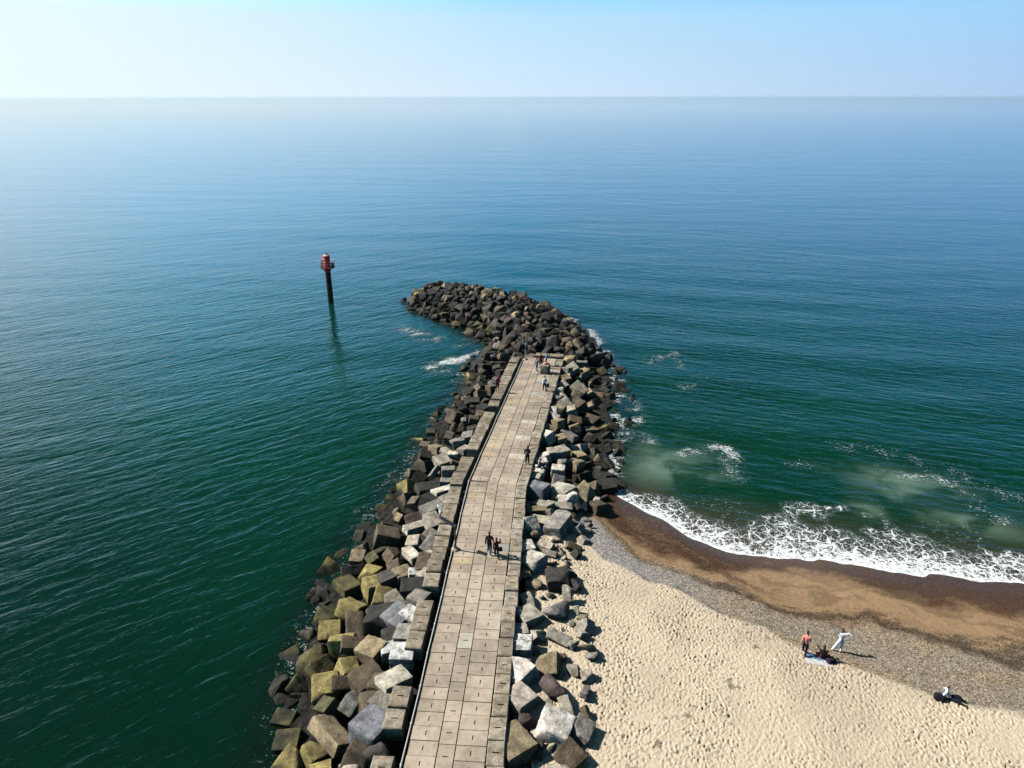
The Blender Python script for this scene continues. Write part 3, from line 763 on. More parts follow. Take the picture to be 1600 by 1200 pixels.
# stones one can tell apart in the photograph: (kind, tint, pixel, size)
SEEN = [
 # beach side, from the bend to the bottom of the picture
 ('cube','blue',842,761,1.25,.12),('cut','white',879,763,1.25,.3),('cut','white',888,777,1.15,.5),('cut','tan',913,767,1.2,.4),('cube','brown',926,759,1.0,.5),
 ('slab','grey',848,783,1.15,.3),('slab','grey',874,787,1.35,.2),('slab','tan',837,792,1.15,.2),('stone','white',913,785,.55,.3),('cube','brown',934,786,1.0,.5),
 ('slab','pale',846,808,1.15,.2),('cut','grey',877,803,.95,.3),('cut','white',827,815,.95,.5),('cube','grey',873,822,1.45,.15),('slab','blue',895,815,1.1,.3),
 ('stone','tan',834,832,1.05,.3),('stone','pale',867,838,.75,.2),('cube','white',824,852,.9,.1),('slab','pale',853,846,.75,.3),('slab','pale',859,860,.8,.4),('slab','pale',845,852,.7,.3),
 ('stone','pale',878,857,.55,.4),('cut','white',834,875,1.25,.2),('stone','tan',820,889,.95,.2),('stone','tan',834,905,1.25,.15),('stone','dark',886,896,1.15,.3),('cut','dark',872,906,1.15,.4),
 ('stone','pale',820,926,1.0,.2),('stone','white',848,927,.55,.3),('stone','pale',861,925,.5,.4),('slab','grey',827,945,1.15,.1),('cube','pale',825,959,1.25,.06),('stone','grey',871,951,1.4,.15),('stone','grey',894,968,.45,.2),
 ('cube','white',812,981,.85,.06),('cube','chalk',810,1006,1.0,.06),('cut','pale',838,989,.85,.5),('slab','grey',874,993,.95,.3),('stone','grey',898,1003,.75,.3),('stone','tan',916,1012,1.0,.4),
 ('stone','brown',870,1022,1.05,.3),('cut','tan',857,1035,.9,.5),('cut','white',812,1046,1.3,.25),('stone','pale',839,1050,.75,.3),('stone','pale',898,1044,.85,.5),('cut','pale',918,1052,.6,.5),
 ('stone','purple',868,1071,1.35,.2),('cube','pale',812,1090,1.15,.06),('stone','pale',846,1101,1.25,.25),('slab','grey',885,1100,.95,.2),('stone','purple',815,1124,1.3,.2),('cut','grey',908,1138,.95,.5),
 ('cut','white',866,1136,1.35,.15),('cube','tan',802,1160,1.25,.06),('stone','pale',855,1171,1.25,.15),('cube','dark',829,1165,.95,.3),('cube','brown',891,1178,.95,.3),('stone','pale',871,1197,1.1,.2),('stone','grey',925,1018,.8,.3),
 # beach side by the kerb, beyond the bend
 ('cube','pale',866,703,.9,.3),('cube','white',855,678,1.0,.3),('cube','white',851,709,.85,.15),('cube','white',846,719,.95,.06),('cube','white',842,733,.9,.06),('cube','white',838,741,.8,.06),
 ('stone','white',866,648,1.05,.3),('cube','blue',869,619,.95,.1),('cut','white',873,607,.85,.2),('stone','pale',881,597,1.0,.3),('stone','pale',886,583,1.1,.3),('cube','pale',882,627,1.0,.4),('cut','white',862,640,.9,.3),
 ('cube','white',872,731,.95,.1),('cut','tan',899,721,1.0,.3),('cube','tan',905,708,.95,.4),('cube','tan',899,664,.9,.5),('cube','tan',923,669,1.0,.4),('cut','yellow',943,669,1.0,.4),('cube','brown',923,655,1.25,.4),('cube','black',911,740,1.1,.4),
 ('cube','brown',904,630,1.25,.5),('cube','tan',924,612,1.1,.5),('cube','tan',934,617,1.0,.4),('cube','olive',951,617,1.0,.3),('cube','olive',944,599,1.0,.3),('cube','tan',930,586,.85,.3),('cube','tan',911,580,1.1,.3),('cube','pale',894,572,.95,.3),
 ('slab','grey',890,675,1.2,.3),('slab','pale',896,694,.7,.5),('cut','pale',909,696,.85,.5),
 # harbour side, row beside the kerb and down the slope
 ('slab','white',648,817,1.2,.15),('cube','pale',647,843,1.0,.4),('cube','pale',672,843,1.0,.4),('slab','white',643,860,1.35,.15),('cube','white',671,859,.6,.2),('slab','brown',661,874,1.5,.1),('cube','chalk',647,893,.95,.1),('cube','pale',665,895,1.0,.06),
 ('cube','tan',628,893,1.15,.1),('cube','dark',608,902,1.2,.3),('cube','black',647,914,1.3,.15),('cube','grey',654,932,1.2,.12),('cube','pale',617,933,1.0,.2),('cube','chalk',645,958,1.0,.1),('cube','blue',622,961,1.25,.15),('cut','black',596,964,1.5,.3),
 ('cube','grey',637,988,1.25,.1),('cube','dark',613,988,1.0,.15),('cube','chalk',608,1009,1.0,.1),('cube','chalk',629,1017,1.1,.1),('cube','tan',582,1013,1.4,.15),('cube','white',614,1061,1.3,.06),('cube','brown',592,1064,1.1,.1),('cube','brown',573,1057,1.45,.2),
 ('cube','grey',602,1095,1.4,.1),('cube','brown',580,1095,1.1,.15),('cube','blue',581,1134,1.7,.08),('stone','dark',583,1172,1.45,.15),('stone','pale',545,1194,1.1,.2),('stone','tan',631,1120,.9,.2),('cube','brown',557,1175,1.2,.3),
 ('cube','yellow',517,980,1.05,.4),('cube','yellow',533,1003,1.35,.5),('cube','yellow',542,1039,1.15,.3),('cut','yellow',508,1068,1.35,.5),('cube','olive',513,1098,1.15,.3),('cube','olive',450,1152,1.2,.3),('cut','yellow',453,1185,1.2,.5),('cut','yellow',488,1170,.95,.4),
 ('cube','olive',542,915,1.35,.3),('cut','yellow',578,890,1.0,.5),('cube','yellow',582,912,1.2,.3),('cube','yellow',548,946,1.4,.35),('cube','olive',582,868,.9,.5),('cube','brown',603,834,1.35,.5),('cut','olive',487,1031,1.4,.4),('cube','olive',512,960,1.3,.4),('cut','olive',500,1041,1.2,.4),
 ('slab','brown',553,972,1.5,.4),('slab','brown',560,1000,1.4,.2),('slab','tan',518,1140,1.6,.5),('slab','brown',540,1060,1.3,.5),('cube','white',709,706,.85,.1),('slab','pale',725,697,1.3,.1),('slab','white',692,762,1.3,.1),('cube','grey',698,778,1.0,.1),('cube','chalk',695,792,1.0,.2),
 ('cube','grey',700,733,1.1,.4),('cube','pale',690,718,1.2,.2),('slab','dark',670,757,1.6,.3),('cube','grey',676,794,1.2,.1),('cube','black',672,780,1.4,.3),('cube','blue',703,640,.9,.3),('stone','blue',771,592,1.1,.2),
 # arm of the mole
 ('rock','yellow',661,450,.9,.3),('rock','yellow',652,458,.9,.3),('rock','yellow',646,463,.75,.3),('rock','tan',700,470,1.0,.2),('rock','tan',806,489,1.2,.3),('rock','yellow',841,477,.8,.3),('rock','yellow',885,497,.8,.3),('rock','yellow',900,509,.7,.3),('rock','brown',829,492,1.15,.3),('rock','brown',830,510,1.1,.3),
 ('rock','yellow',803,464,.7,.3),('rock','olive',752,507,1.2,.3),('rock','olive',765,535,1.1,.3),('rock','olive',686,488,.9,.3),('rock','tan',890,538,1.1,.3),('rock','tan',755,453,.8,.3),
]
for k, tn, px, py, sz, tl in SEEN: rock_at(k, tn, px, py, sz * (1.0 if k == 'rock' else .84 if px < 735 else .92), tilt=tl * .9)

def fill():
    N = 60000
    cx = rng.uniform(-21, 15, N); cy = rng.uniform(24.5, 132, N)
    m = inside(cx, cy, MOUND)
    dwo, _ = polydist(cx, cy, EDGE)
    m |= (dwo < .9) & ~((cx > 2) & (cy < 57))
    dd, _ = polydist(cx, cy, DECKPOLY, True)
    m &= ~inside(cx, cy, DECKPOLY) & (dd > .55)
    cx, cy = cx[m], cy[m]
    dw, idx = polydist(cx, cy, EDGE); dd, _ = polydist(cx, cy, DECKPOLY, True); ins = inside(cx, cy, MOUND)
    P = [list(p) for p in PLACED]
    cell = {}
    def key(x, y): return (int(x // 2.2), int(y // 2.2))
    for p in P: cell.setdefault(key(p[0], p[1]), []).append(p)
    cnt = {}
    for x, y, a, b, i in zip(cx, cy, dw, dd, ins):
        t = a / (a + b + 1e-6) if i else 0.0
        left = x < float(deck_left(np.array(y))) + 2
        tip = y > 88.3
        size = random.choice([.85, 1.0, 1.0, 1.15, 1.25]) if not tip else random.choice([.85, 1.0, 1.15, 1.3])
        if y < 54 and not left: size *= random.choice([.45, .6, .8])
        r = .60 * 1.36 * size if not tip else .53 * 1.5 * size
        if b < r * .62 and not tip: continue
        if tip and a < 3.0 and polydist(np.array([x]), np.array([y]), OUTER[:8])[0][0] < 2.6: continue
        k = key(x, y); bad = False
        for ex in (-1, 0, 1):
            for ey in (-1, 0, 1):
                for q in cell.get((k[0] + ex, k[1] + ey), ()):
                    if (q[0] - x) ** 2 + (q[1] - y) ** 2 < ((.76 if tip else .88) * (q[2] + r)) ** 2: bad = True; break
                if bad: break
            if bad: break
        if bad: continue
        rr = random.random
        if tip:
            kind = 'rock'; tint = random.choices(['dark', 'black', 'purple', 'brown', 'grey', 'tan'], [44, 26, 12, 10, 4, 4])[0]
            if a < 2.2 and rr() < .3 and y < 122: tint = 'olive'
        elif left:
            kind = random.choices(['cube', 'cut', 'slab', 'stone'], [48, 17, 12, 23] if y < 58 else [34, 14, 12, 40])[0]
            if t < .30: tint = random.choices(['yellow', 'olive', 'brown', 'black', 'tan'], [12, 18, 28, 28, 14])[0]
            elif t < .62: tint = random.choices(['brown', 'tan', 'dark', 'grey', 'yellow', 'black'], [28, 18, 20, 12, 6, 16])[0]
            else: tint = random.choices(['grey', 'pale', 'dark', 'tan', 'blue', 'brown'], [28, 18, 18, 14, 10, 12])[0]
            if y > 60 and tint in ('pale', 'tan', 'grey', 'blue') and rr() < .65: tint = random.choice(['brown', 'dark', 'grey'])
        elif y < 54:
            kind = random.choices(['stone', 'cut', 'slab'], [60, 25, 15])[0]; tint = random.choices(['pale', 'grey', 'tan', 'dark', 'brown'], [30, 25, 20, 13, 12])[0]
        else:
            kind = random.choices(['cube', 'cut', 'slab', 'stone'], [40, 22, 12, 26])[0]
            if t > .62: tint = random.choices(['pale', 'grey', 'white', 'blue', 'tan'], [34, 26, 14, 14, 12])[0]
            elif t > .36: tint = random.choices(['tan', 'brown', 'grey', 'dark', 'black'], [30, 24, 10, 20, 16])[0]
            else: tint = random.choices(['black', 'olive', 'dark', 'brown'], [58, 10, 24, 8])[0]  # lower slope mostly blackish: its deep shade is put into the tint
        tl = .16 if (t > .7 and not tip) else .55
        stone(kind, tint, x, y, size * (.86 if left and not tip else .93 if not tip else 1.0), dz=random.uniform(-.25, .22), tilt=tl)
        p = [x, y, r]; cell.setdefault(k, []).append(p)
        cnt[kind] = cnt.get(kind, 0) + 1
fill()
# a few wet rocks standing off the beach side, awash
for px, py, sz in [(968, 578, 1.3), (962, 582, 1.2), (975, 580, .9), (978, 608, .7), (985, 618, .7), (990, 622, .6), (983, 660, 1.0), (976, 655, .9), (968, 700, 1.0), (962, 690, 1.1), (968, 720, .9), (560, 882, .9), (506, 925, 1.2), (515, 922, 1.0), (495, 935, .8), (435, 1070, 1.1), (445, 1090, .9), (450, 1100, .8), (632, 468, .8), (627, 470, .6), (475, 1045, 1.0)]:
    x, y = at(px, py, .1)
    o = stone('rock', 'black', x, y, sz * .95, tilt=.4); o.location.z = -.22 * sz
def label_stones():
    from collections import Counter
    full = [f"{cw} {word} {where(x, y)}" for o, cw, word, big, st, x, y in LABELROWS]
    cnt = Counter(full)
    lv = []
    for (o, cw, word, big, st, x, y), f in zip(LABELROWS, full):
        if cnt[f] > 1: f = f"{big} {f}"
        lv.append(f)
    c2 = Counter(lv)
    for row, f in zip(LABELROWS, lv):
        o, cw, word, big, st, x, y = row
        if c2[f] > 1: f = ("steeply tipped " if st else "") + f
        w = f.split()
        if len(w) > 14: f = " ".join(x_ for x_ in f.replace("against the", "against").replace("the person in black", "person in black").replace("along the", "along").replace("steeply tipped", "tipped").replace("broken cornered", "chipped").replace("on the harbour side slope", "on harbour slope").replace("on the beach side slope", "on beach slope").split() if x_ not in ("medium",))
        cat = {"concrete_block": "block", "armour_stone": "stone", "boulder": "boulder"}[o.name.split('.')[0]]
        loc = where(x, y)
        tag(o, f, cat, f"{cat}s {loc}")
label_stones()
from collections import Counter
print("STONES", Counter(o.name.split('.')[0] for o in bpy.data.objects if o.type == 'MESH'))

# ------------------------------------------------------------------ lamps
M_STEEL = plain("grey_painted_steel", (.10, .095, .09), .5)
M_PALE = plain("pale_painted_steel", (.55, .54, .51), .5)
M_PANEL = plain("dark_blue_glazed_panel", (.030, .045, .075), .25, 0, .5, .1)
M_FOOT = plain("sandy_concrete_foot", (.42, .34, .22), .9)
def lamp(x, y, h, heading, label, mpole, thin):
    r = empty("street_lamp", (x, y, DZ)); tag(r, label, "lamp", None)
    bm = bmesh.new()
    q = bmesh.ops.create_icosphere(bm, subdivisions=2, radius=1)
    for v in bm.verts:
        v.co = Vector((v.co.x * .34 * (1 + .12 * math.sin(v.co.y * 5)), v.co.y * .30 * (1 + .12 * math.cos(v.co.x * 6)), max(-.02, v.co.z * .19)))
    put("base", mesh_of(bm, "lamp_base", 60), M_FOOT, r)
    bm = bmesh.new(); box(bm, (0, 0, .20), (.24, .24, .03), None, .006); tube(bm, [(0, 0, .20), (0, 0, .34)], [.085, .075], 12)
    for a in (-1, 1):
        for b in (-1, 1): tube(bm, [(a * .09, b * .09, .20), (a * .09, b * .09, .25)], .014, 6)
    put("base_plate", mesh_of(bm, "base_plate", 40), mpole, r)
    bm = bmesh.new(); tube(bm, [(0, 0, .3), (0, 0, h * .6), (0, 0, h)], [thin, thin * .9, thin * .8], 12)
    put("pole", mesh_of(bm, "lamp_pole", 50), mpole, r)
    hd = empty("lamp_head", (0, 0, h)); hd.parent = r; hd.rotation_euler = (0, R(18), heading)
    L = 1.36
    bm = bmesh.new(); box(bm, (-L / 2 + .05, 0, .03), (L, .34, .05), None, .012, 2)
    put("housing", mesh_of(bm, "lamp_housing", 40), mpole, hd)
    bm = bmesh.new(); box(bm, (-L / 2 - .02, 0, .059), (L - .22, .27, .012), None, .004)
    put("panel", mesh_of(bm, "lamp_panel"), M_PANEL, hd)
    bm = bmesh.new(); tube(bm, [(.06, 0, -.12), (.02, 0, -.02), (-.05, 0, .02)], [.055, .055, .05], 10)
    put("bracket", mesh_of(bm, "lamp_bracket", 50), mpole, hd)
    return r
lx, ly = at(712, 859, DZ)
lamp(lx, ly, 2.05, R(-27), "dark lamp post with sloping flat panel head and sandy foot, nearest the strolling couple", M_STEEL, .075)
lx, ly = at(821, 562, DZ)
lamp(lx, ly, 2.1, R(-20), "thin pale lamp post at the far end of the walkway before the dark boulders", M_PALE, .05)

# ------------------------------------------------------------------ beacon on its pile in the sea
M_RED = plain("signal_red_paint", (1.3, .03, .018), .4, 0, .5, .12, 3)
M_PILE = plain("dark_tarred_pile", (.020, .014, .010), .75, 0, .4, .5, 2)
M_RUST = plain("rusty_dark_steel", (.10, .055, .035), .8, 0, .4, .4, 4)
M_WPAINT = plain("dull_white_paint", (.62, .58, .55), .5)
def beacon():
    x, y = at(517, 473, 0)
    r = empty("beacon", (x, y, 0)); tag(r, "red drum beacon with railed platform on a dark pile standing in open sea", "beacon")
    H = 6.35
    bm = bmesh.new(); tube(bm, [(0, 0, -3), (0, 0, .4), (0, 0, 3), (0, 0, H)], [.50, .50, .49, .47], 24); put("pile", mesh_of(bm, "pile", 50), M_PILE, r)
    for z in (2.2, 4.4):
        bm = bmesh.new(); tube(bm, [(0, 0, z - .06), (0, 0, z + .06)], .525, 24); put("pile_band", mesh_of(bm, "pile_band", 40), M_RUST, r)
    bm = bmesh.new(); tube(bm, [(0, 0, H - .75), (0, 0, H - .1), (0, 0, H)], [.50, .60, .62], 24); put("collar", mesh_of(bm, "collar", 40), M_RED, r)
    bm = bmesh.new(); tube(bm, [(0, 0, H), (0, 0, H + .10)], 1.34, 8); pf = put("platform", mesh_of(bm, "platform", 30), M_RUST, r)
    for k in range(8):
        a = 2 * math.pi * (k + .5) / 8
        bm = bmesh.new(); tube(bm, [(.5 * math.cos(a), .5 * math.sin(a), H - .6), (1.2 * math.cos(a), 1.2 * math.sin(a), H - .01)], .045, 6); put("strut", mesh_of(bm, "strut", 40), M_RUST, r)
    rail = []
    for k in range(8):
        a = 2 * math.pi * k / 8
        rail.append((1.30 * math.cos(a), 1.30 * math.sin(a)))
    rl = empty("railing", (0, 0, H + .10)); rl.parent = r
    for k in range(8):
        bm = bmesh.new(); tube(bm, [(*rail[k], 0), (*rail[k], 1.08)], .04, 8); put("post", mesh_of(bm, "rail_post", 40), M_WPAINT if k % 3 else M_RUST, rl)
    for z in (.55, 1.05):
        bm = bmesh.new()
        for k in range(8): tube(bm, [(*rail[k], z), (*rail[(k + 1) % 8], z)], .036, 6)
        put("rail", mesh_of(bm, "rail", 40), M_WPAINT, rl)
    bm = bmesh.new(); tube(bm, [(0, 0, H + .1), (0, 0, H + .24), (0, 0, H + .25), (0, 0, H + 1.95), (0, 0, H + 1.96), (0, 0, H + 2.06)], [.62, .62, .57, .57, .62, .62], 28)
    d = put("drum", mesh_of(bm, "drum", 40), M_RED, r)
    bm = bmesh.new(); box(bm, (0, -.575, H + 1.0), (.42, .05, 1.25), None, .01); put("door", mesh_of(bm, "drum_door"), M_RED, d)
    for z in (.7, 1.15, 1.6):
        bm = bmesh.new(); tube(bm, [(-.42, -.45, H + z), (-.22, -.60, H + z), (.0, -.65, H + z)], .022, 6); put("rung", mesh_of(bm, "rung", 40), M_WPAINT, d)
    bm = bmesh.new(); tube(bm, [(0, 0, H + 2.06), (0, 0, H + 2.16), (0, 0, H + 2.30)], [.62, .48, .16], 28); put("roof", mesh_of(bm, "drum_roof", 40), plain("faded_pink_roof", (.60, .36, .30), .6), d)
    bm = bmesh.new(); tube(bm, [(0, 0, H + 2.30), (0, 0, H + 2.36), (0, 0, H + 2.52), (0, 0, H + 2.56)], [.10, .13, .13, .06], 14); put("lantern", mesh_of(bm, "lantern", 40), plain("dark_lantern_glass", (.03, .02, .02), .2), r)
    # pale cabinet and cabin panel on the side towards the sun
    bm = bmesh.new(); box(bm, (-.82, .1, H + .72), (.36, .42, 1.2), None, .02); put("cabinet", mesh_of(bm, "cabinet"), plain("pale_grey_cabinet", (.5, .5, .52), .5), r)
    bm = bmesh.new(); box(bm, (.85, .2, H + .45), (.4, .4, .66), None, .02); put("battery_box", mesh_of(bm, "battery_box"), M_RUST, r)
beacon()

# ------------------------------------------------------------------ people
SKIN = plain("skin", (.50, .29, .20), .55, 0, .4, .06)
CL = {}
def cloth(name, col):
    if name not in CL: CL[name] = plain(name, col, .85, 0, .2, .15, 14)
    return CL[name]
BONES = [('pelvis', 'spine', 'top'), ('spine', 'chest', 'top'), ('chest', 'neck', 'top'), ('neck', 'head', 'skin')]
for sd_ in 'LR':
    BONES += [('chest', 'sho' + sd_, 'top'), ('sho' + sd_, 'elb' + sd_, 'sleeve'), ('elb' + sd_, 'wri' + sd_, 'cuff'), ('wri' + sd_, 'pal' + sd_, 'skin'),
              ('pelvis', 'hip' + sd_, 'leg'), ('hip' + sd_, 'kne' + sd_, 'leg'), ('kne' + sd_, 'ank' + sd_, 'shin'), ('ank' + sd_, 'toe' + sd_, 'shoe')]
BASE = dict(pelvis=(0, 0, .95), spine=(0, 0, 1.14), chest=(0, 0, 1.36), neck=(0, .005, 1.50), head=(0, .015, 1.58),
            shoL=(-.185, 0, 1.42), elbL=(-.235, -.03, 1.14), wriL=(-.25, .05, .90), palL=(-.25, .08, .82), hipL=(-.095, 0, .90), kneL=(-.105, .03, .49), ankL=(-.105, -.02, .085), toeL=(-.12, .14, .03),
            shoR=(.185, 0, 1.42), elbR=(.235, -.03, 1.14), wriR=(.25, .05, .90), palR=(.25, .08, .82), hipR=(.095, 0, .90), kneR=(.105, .03, .49), ankR=(.105, -.02, .085), toeR=(.12, .14, .03))
RAD = dict(pelvis=(.155, .115), spine=(.135, .10), chest=(.165, .115), neck=(.062, .062), head=(.055, .055), sho=(.068, .068), elb=(.046, .046), wri=(.032, .032), pal=(.042, .022), hip=(.092, .098), kne=(.062, .066), ank=(.042, .045), toe=(.042, .03))
def person(label, loc, facing, pose, wear, hair=(.03, .02, .015), longhair=False, scale=1.0):
    J = {k: Vector(v) for k, v in BASE.items()}
    for k, v in pose.items(): J[k] = Vector(v)
    names = list(J); idx = {n: i for i, n in enumerate(names)}
    me = bpy.data.meshes.new("skeleton"); me.from_pydata([J[n][:] for n in names], [(idx[a], idx[b]) for a, b, _ in BONES], [])
    tmp = bpy.data.objects.new("skeleton", me); COL.objects.link(tmp)
    sk = tmp.modifiers.new("skin", 'SKIN'); sk.use_smooth_shade = True; sk.branch_smoothing = .6
    sv = me.skin_vertices[0].data
    for n in names:
        sv[idx[n]].radius = RAD.get(n, RAD.get(n[:3])); sv[idx[n]].use_root = (n == 'pelvis')
    ss = tmp.modifiers.new("sub", 'SUBSURF'); ss.levels = 1; ss.render_levels = 1
    dg = bpy.context.evaluated_depsgraph_get(); ev = tmp.evaluated_get(dg)
    bm = bmesh.new(); bm.from_mesh(ev.to_mesh()); ev.to_mesh_clear()
    bpy.data.objects.remove(tmp); bpy.data.meshes.remove(me)
    bm.normal_update()
    # which bone each face belongs to
    reg = {}
    for f in bm.faces:
        c = f.calc_center_median(); best = (9, None)
        for a, b, z in BONES:
            A, B = J[a], J[b]; ab = B - A; t = max(0, min(1, (c - A).dot(ab) / max(ab.length_squared, 1e-9)))
            r_ = .5 * (RAD.get(a, RAD.get(a[:3]))[0] + RAD.get(b, RAD.get(b[:3]))[0])
            d = (c - A - ab * t).length / r_
            if d < best[0]: best = (d, z)
        reg[f.index] = best[1]
    root = empty("person", loc, facing); root.scale = (scale,) * 3
    tag(root, label, "person")
    groups = {}
    for z, (pname, mat) in wear.items():
        groups.setdefault(pname, [set(), mat])[0].add(z)
    for pname, (zs, mat) in groups.items():
        b2 = bmesh.new(); vm = {}
        off = .022 if pname in ('jacket', 'trousers', 'sweatshirt', 'hoodie') else .014
        for f in bm.faces:
            if reg[f.index] in zs:
                vs = []
                for v in f.verts:
                    if v not in vm: vm[v] = b2.verts.new(v.co + v.normal * off)
                    vs.append(vm[v])
                try: b2.faces.new(vs)
                except ValueError: pass
        cm = mesh_of(b2, pname, 180); put(pname, cm, mat, root)
    # head, nose, ears, hands: one body mesh with the trunk and limbs
    up = (J['head'] - J['neck']).normalized(); hc = J['head'] + up * .105 + Vector((0, .015, 0))
    tilt = up.to_track_quat('Z', 'Y').to_euler() if abs(up.z) < .98 else None
    ellipsoid(bm, hc, (.078, .098, .122))
    ellipsoid(bm, hc + Vector((0, .03, -.055)), (.055, .062, .065), 10, 8)
    ellipsoid(bm, hc + Vector((0, .10, -.01)), (.013, .022, .024), 8, 6)
    for s_ in (-1, 1):
        ellipsoid(bm, hc + Vector((s_ * .080, 0, -.005)), (.010, .020, .030), 8, 6)
    for s_, q in ((-1, 'L'), (1, 'R')):
        P, Wr = J['pal' + q], J['wri' + q]; d = (P - Wr).normalized()
        side = d.cross(Vector((0, 0, 1))) if abs(d.z) < .9 else Vector((0, 1, 0))
        side = (side - d * side.dot(d)).normalized(); nrm = d.cross(side)
        for i, ln in enumerate((.072, .082, .078, .060)):
            o_ = side * (-.030 + .020 * i); st = P + o_ + d * .01
            tube(bm, [st, st + d * ln * .5 + nrm * .004, st + d * ln * .85 + nrm * .018, st + d * ln + nrm * .03], [.0095, .009, .008, .006], 6)
        st = P - d * .035 - side * .035
        tube(bm, [st, st - side * .03 + d * .02, st - side * .035 + d * .055 + nrm * .01], [.011, .010, .007], 6)
    body = mesh_of(bm, "body", 180); put("body", body, SKIN, root)
    hm = plain("hair", hair, .6, 0, .4, .3, 30)
    b3 = bmesh.new(); vs = ellipsoid(b3, (0, 0, 0), (.090, .110, .132), 16, 12)
    kill = [v for v in b3.verts if v.co.y > .035 - .45 * min(0, -v.co.z) * 0 and v.co.z < .045 or v.co.z < (-.06 if not longhair else -.10)]
    bmesh.ops.delete(b3, geom=kill, context='VERTS')
    if longhair:
        q = ellipsoid(b3, (0, -.075, -.13), (.075, .045, .15), 12, 8)
    bmesh.ops.translate(b3, verts=b3.verts, vec=hc)
    put("hair", mesh_of(b3, "hair", 180), hm, root)
    # soles and eyes kept small but there
    b4 = bmesh.new()
    for s_ in (-1, 1): ellipsoid(b4, hc + Vector((s_ * .032, .090, .012)), (.011, .008, .008), 8, 6)
    put("eyes", mesh_of(b4, "eyes", 180), cloth("dark_eyes", (.02, .015, .012)), root)
    return root
def ground(px, py, z): 
    x, y = at(px, py, z); return x, y
def on_sand(px, py):
    z = 1.3
    for _ in range(4):
        x, y = at(px, py, z); z = float(beach_z(x, y))
    return x, y, z - .005
BLACKC = cloth("black_cloth", (.012, .012, .014)); NAVY = cloth("dark_navy_cloth", (.015, .018, .035)); JEANS = cloth("faded_blue_denim", (.10, .14, .21)); GREYJ = cloth("grey_cloth", (.20, .20, .22))
WHITEC = cloth("white_cloth", (1.2, 1.2, 1.22)); PINK = cloth("salmon_pink_cloth", (1.1, .32, .28)); RUST = cloth("rust_brown_cloth", (.22, .055, .03)); RED = cloth("dark_red_cloth", (.38, .02, .03))
CORAL = cloth("coral_red_cloth", (.66, .10, .08)); BLUE = cloth("light_blue_cloth", (.22, .45, .75)); SHOE = cloth("dark_shoe", (.02, .02, .02)); PALESHOE = cloth("pale_shoe", (.55, .54, .52)); MAROON = cloth("maroon_cloth", (.16, .02, .02)); SLATE = cloth("slate_blue_cloth", (.13, .15, .22))
walk = dict(kneL=(-.10, .16, .52), ankL=(-.10, .24, .10), toeL=(-.11, .40, .06), kneR=(.10, -.02, .49), ankR=(.10, -.26, .13), toeR=(.11, -.12, .03), elbL=(-.24, -.10, 1.15), wriL=(-.25, -.12, .92), palL=(-.25, -.11, .84), elbR=(.24, .06, 1.15), wriR=(.24, .20, .95), palR=(.24, .24, .88))
def full(top, leg, shoe, tn='jacket', ln='trousers', sleeves=True, cuffs=True, shorts=False):
    w = {'top': (tn, top), 'leg': (ln, leg), 'shoe': ('shoes', shoe)}
    if sleeves: w['sleeve'] = (tn, top)
    if cuffs: w['cuff'] = (tn, top)
    if not shorts: w['shin'] = (ln, leg)
    return w
def bag(name, label, cat, loc, size, mat, rz=0, straps=True, tip=0.0):
    r = empty(name, loc, rz); tag(r, label, cat); r.rotation_euler = (tip, 0, rz)
    w, d, h = size
    bm = bmesh.new(); box(bm, (0, 0, h / 2), size, None, min(size) * .28, 3)
    for v in bm.verts: v.co.x *= 1 - .16 * (v.co.z / h); 
    put("bag_body", mesh_of(bm, "bag_body", 60), mat, r)
    bm = bmesh.new(); box(bm, (0, -d / 2 - .02, h * .32), (w * .72, .06, h * .45), None, .025, 2); put("pocket", mesh_of(bm, "pocket", 60), mat, r)
    if straps:
        for s_ in (-1, 1):
            bm = bmesh.new(); tube(bm, [(s_ * w * .28, d / 2, h * .92), (s_ * w * .30, d / 2 + .10, h * .80), (s_ * w * .30, d / 2 + .11, h * .4), (s_ * w * .33, d / 2, h * .12)], .018, 6); put("strap", mesh_of(bm, "strap", 60), mat, r)
    else:
        for s_ in (-1, 1):
            bm = bmesh.new(); tube(bm, [(-w * .25, s_ * d * .3, h * .95), (-w * .2, s_ * d * .3, h * 1.25), (w * .2, s_ * d * .3, h * 1.25), (w * .25, s_ * d * .3, h * .95)], .014, 6); put("handle", mesh_of(bm, "handle", 60), mat, r)
    return r
ZD = DZ + .01
# the strolling couple, walking out along the walkway
f0 = SEG[0][1]
x, y = at(765, 865, ZD)
person("person in black jacket and faded jeans walking beside a companion in rust brown, near lamp", (x, y, ZD), -f0 - .1, walk, full(BLACKC, JEANS, SHOE), (.06, .03, .015), scale=1.05)
bag("backpack", "black backpack on the back of the person in black jacket and faded jeans", "backpack", (x - .17 * math.sin(f0) - .0, y - .26, ZD + 1.02), (.34, .18, .50), BLACKC, -f0 - .1)
x, y = at(776, 871.5, ZD)
pose = dict(walk); pose.update(elbR=(.30, .10, 1.22), wriR=(.32, .24, 1.44), palR=(.32, .25, 1.52))
person("person in rust brown top raising one hand, walking beside companion in black jacket", (x, y, ZD), -f0 + .15, pose, full(RUST, NAVY, PALESHOE, 'jacket'), (.07, .035, .02), True, .96)
bag("handbag", "dark red handbag at the hip of the person in rust brown top", "handbag", (x + .30, y - .02, ZD + .62), (.30, .14, .28), MAROON, -f0 + .15, False)
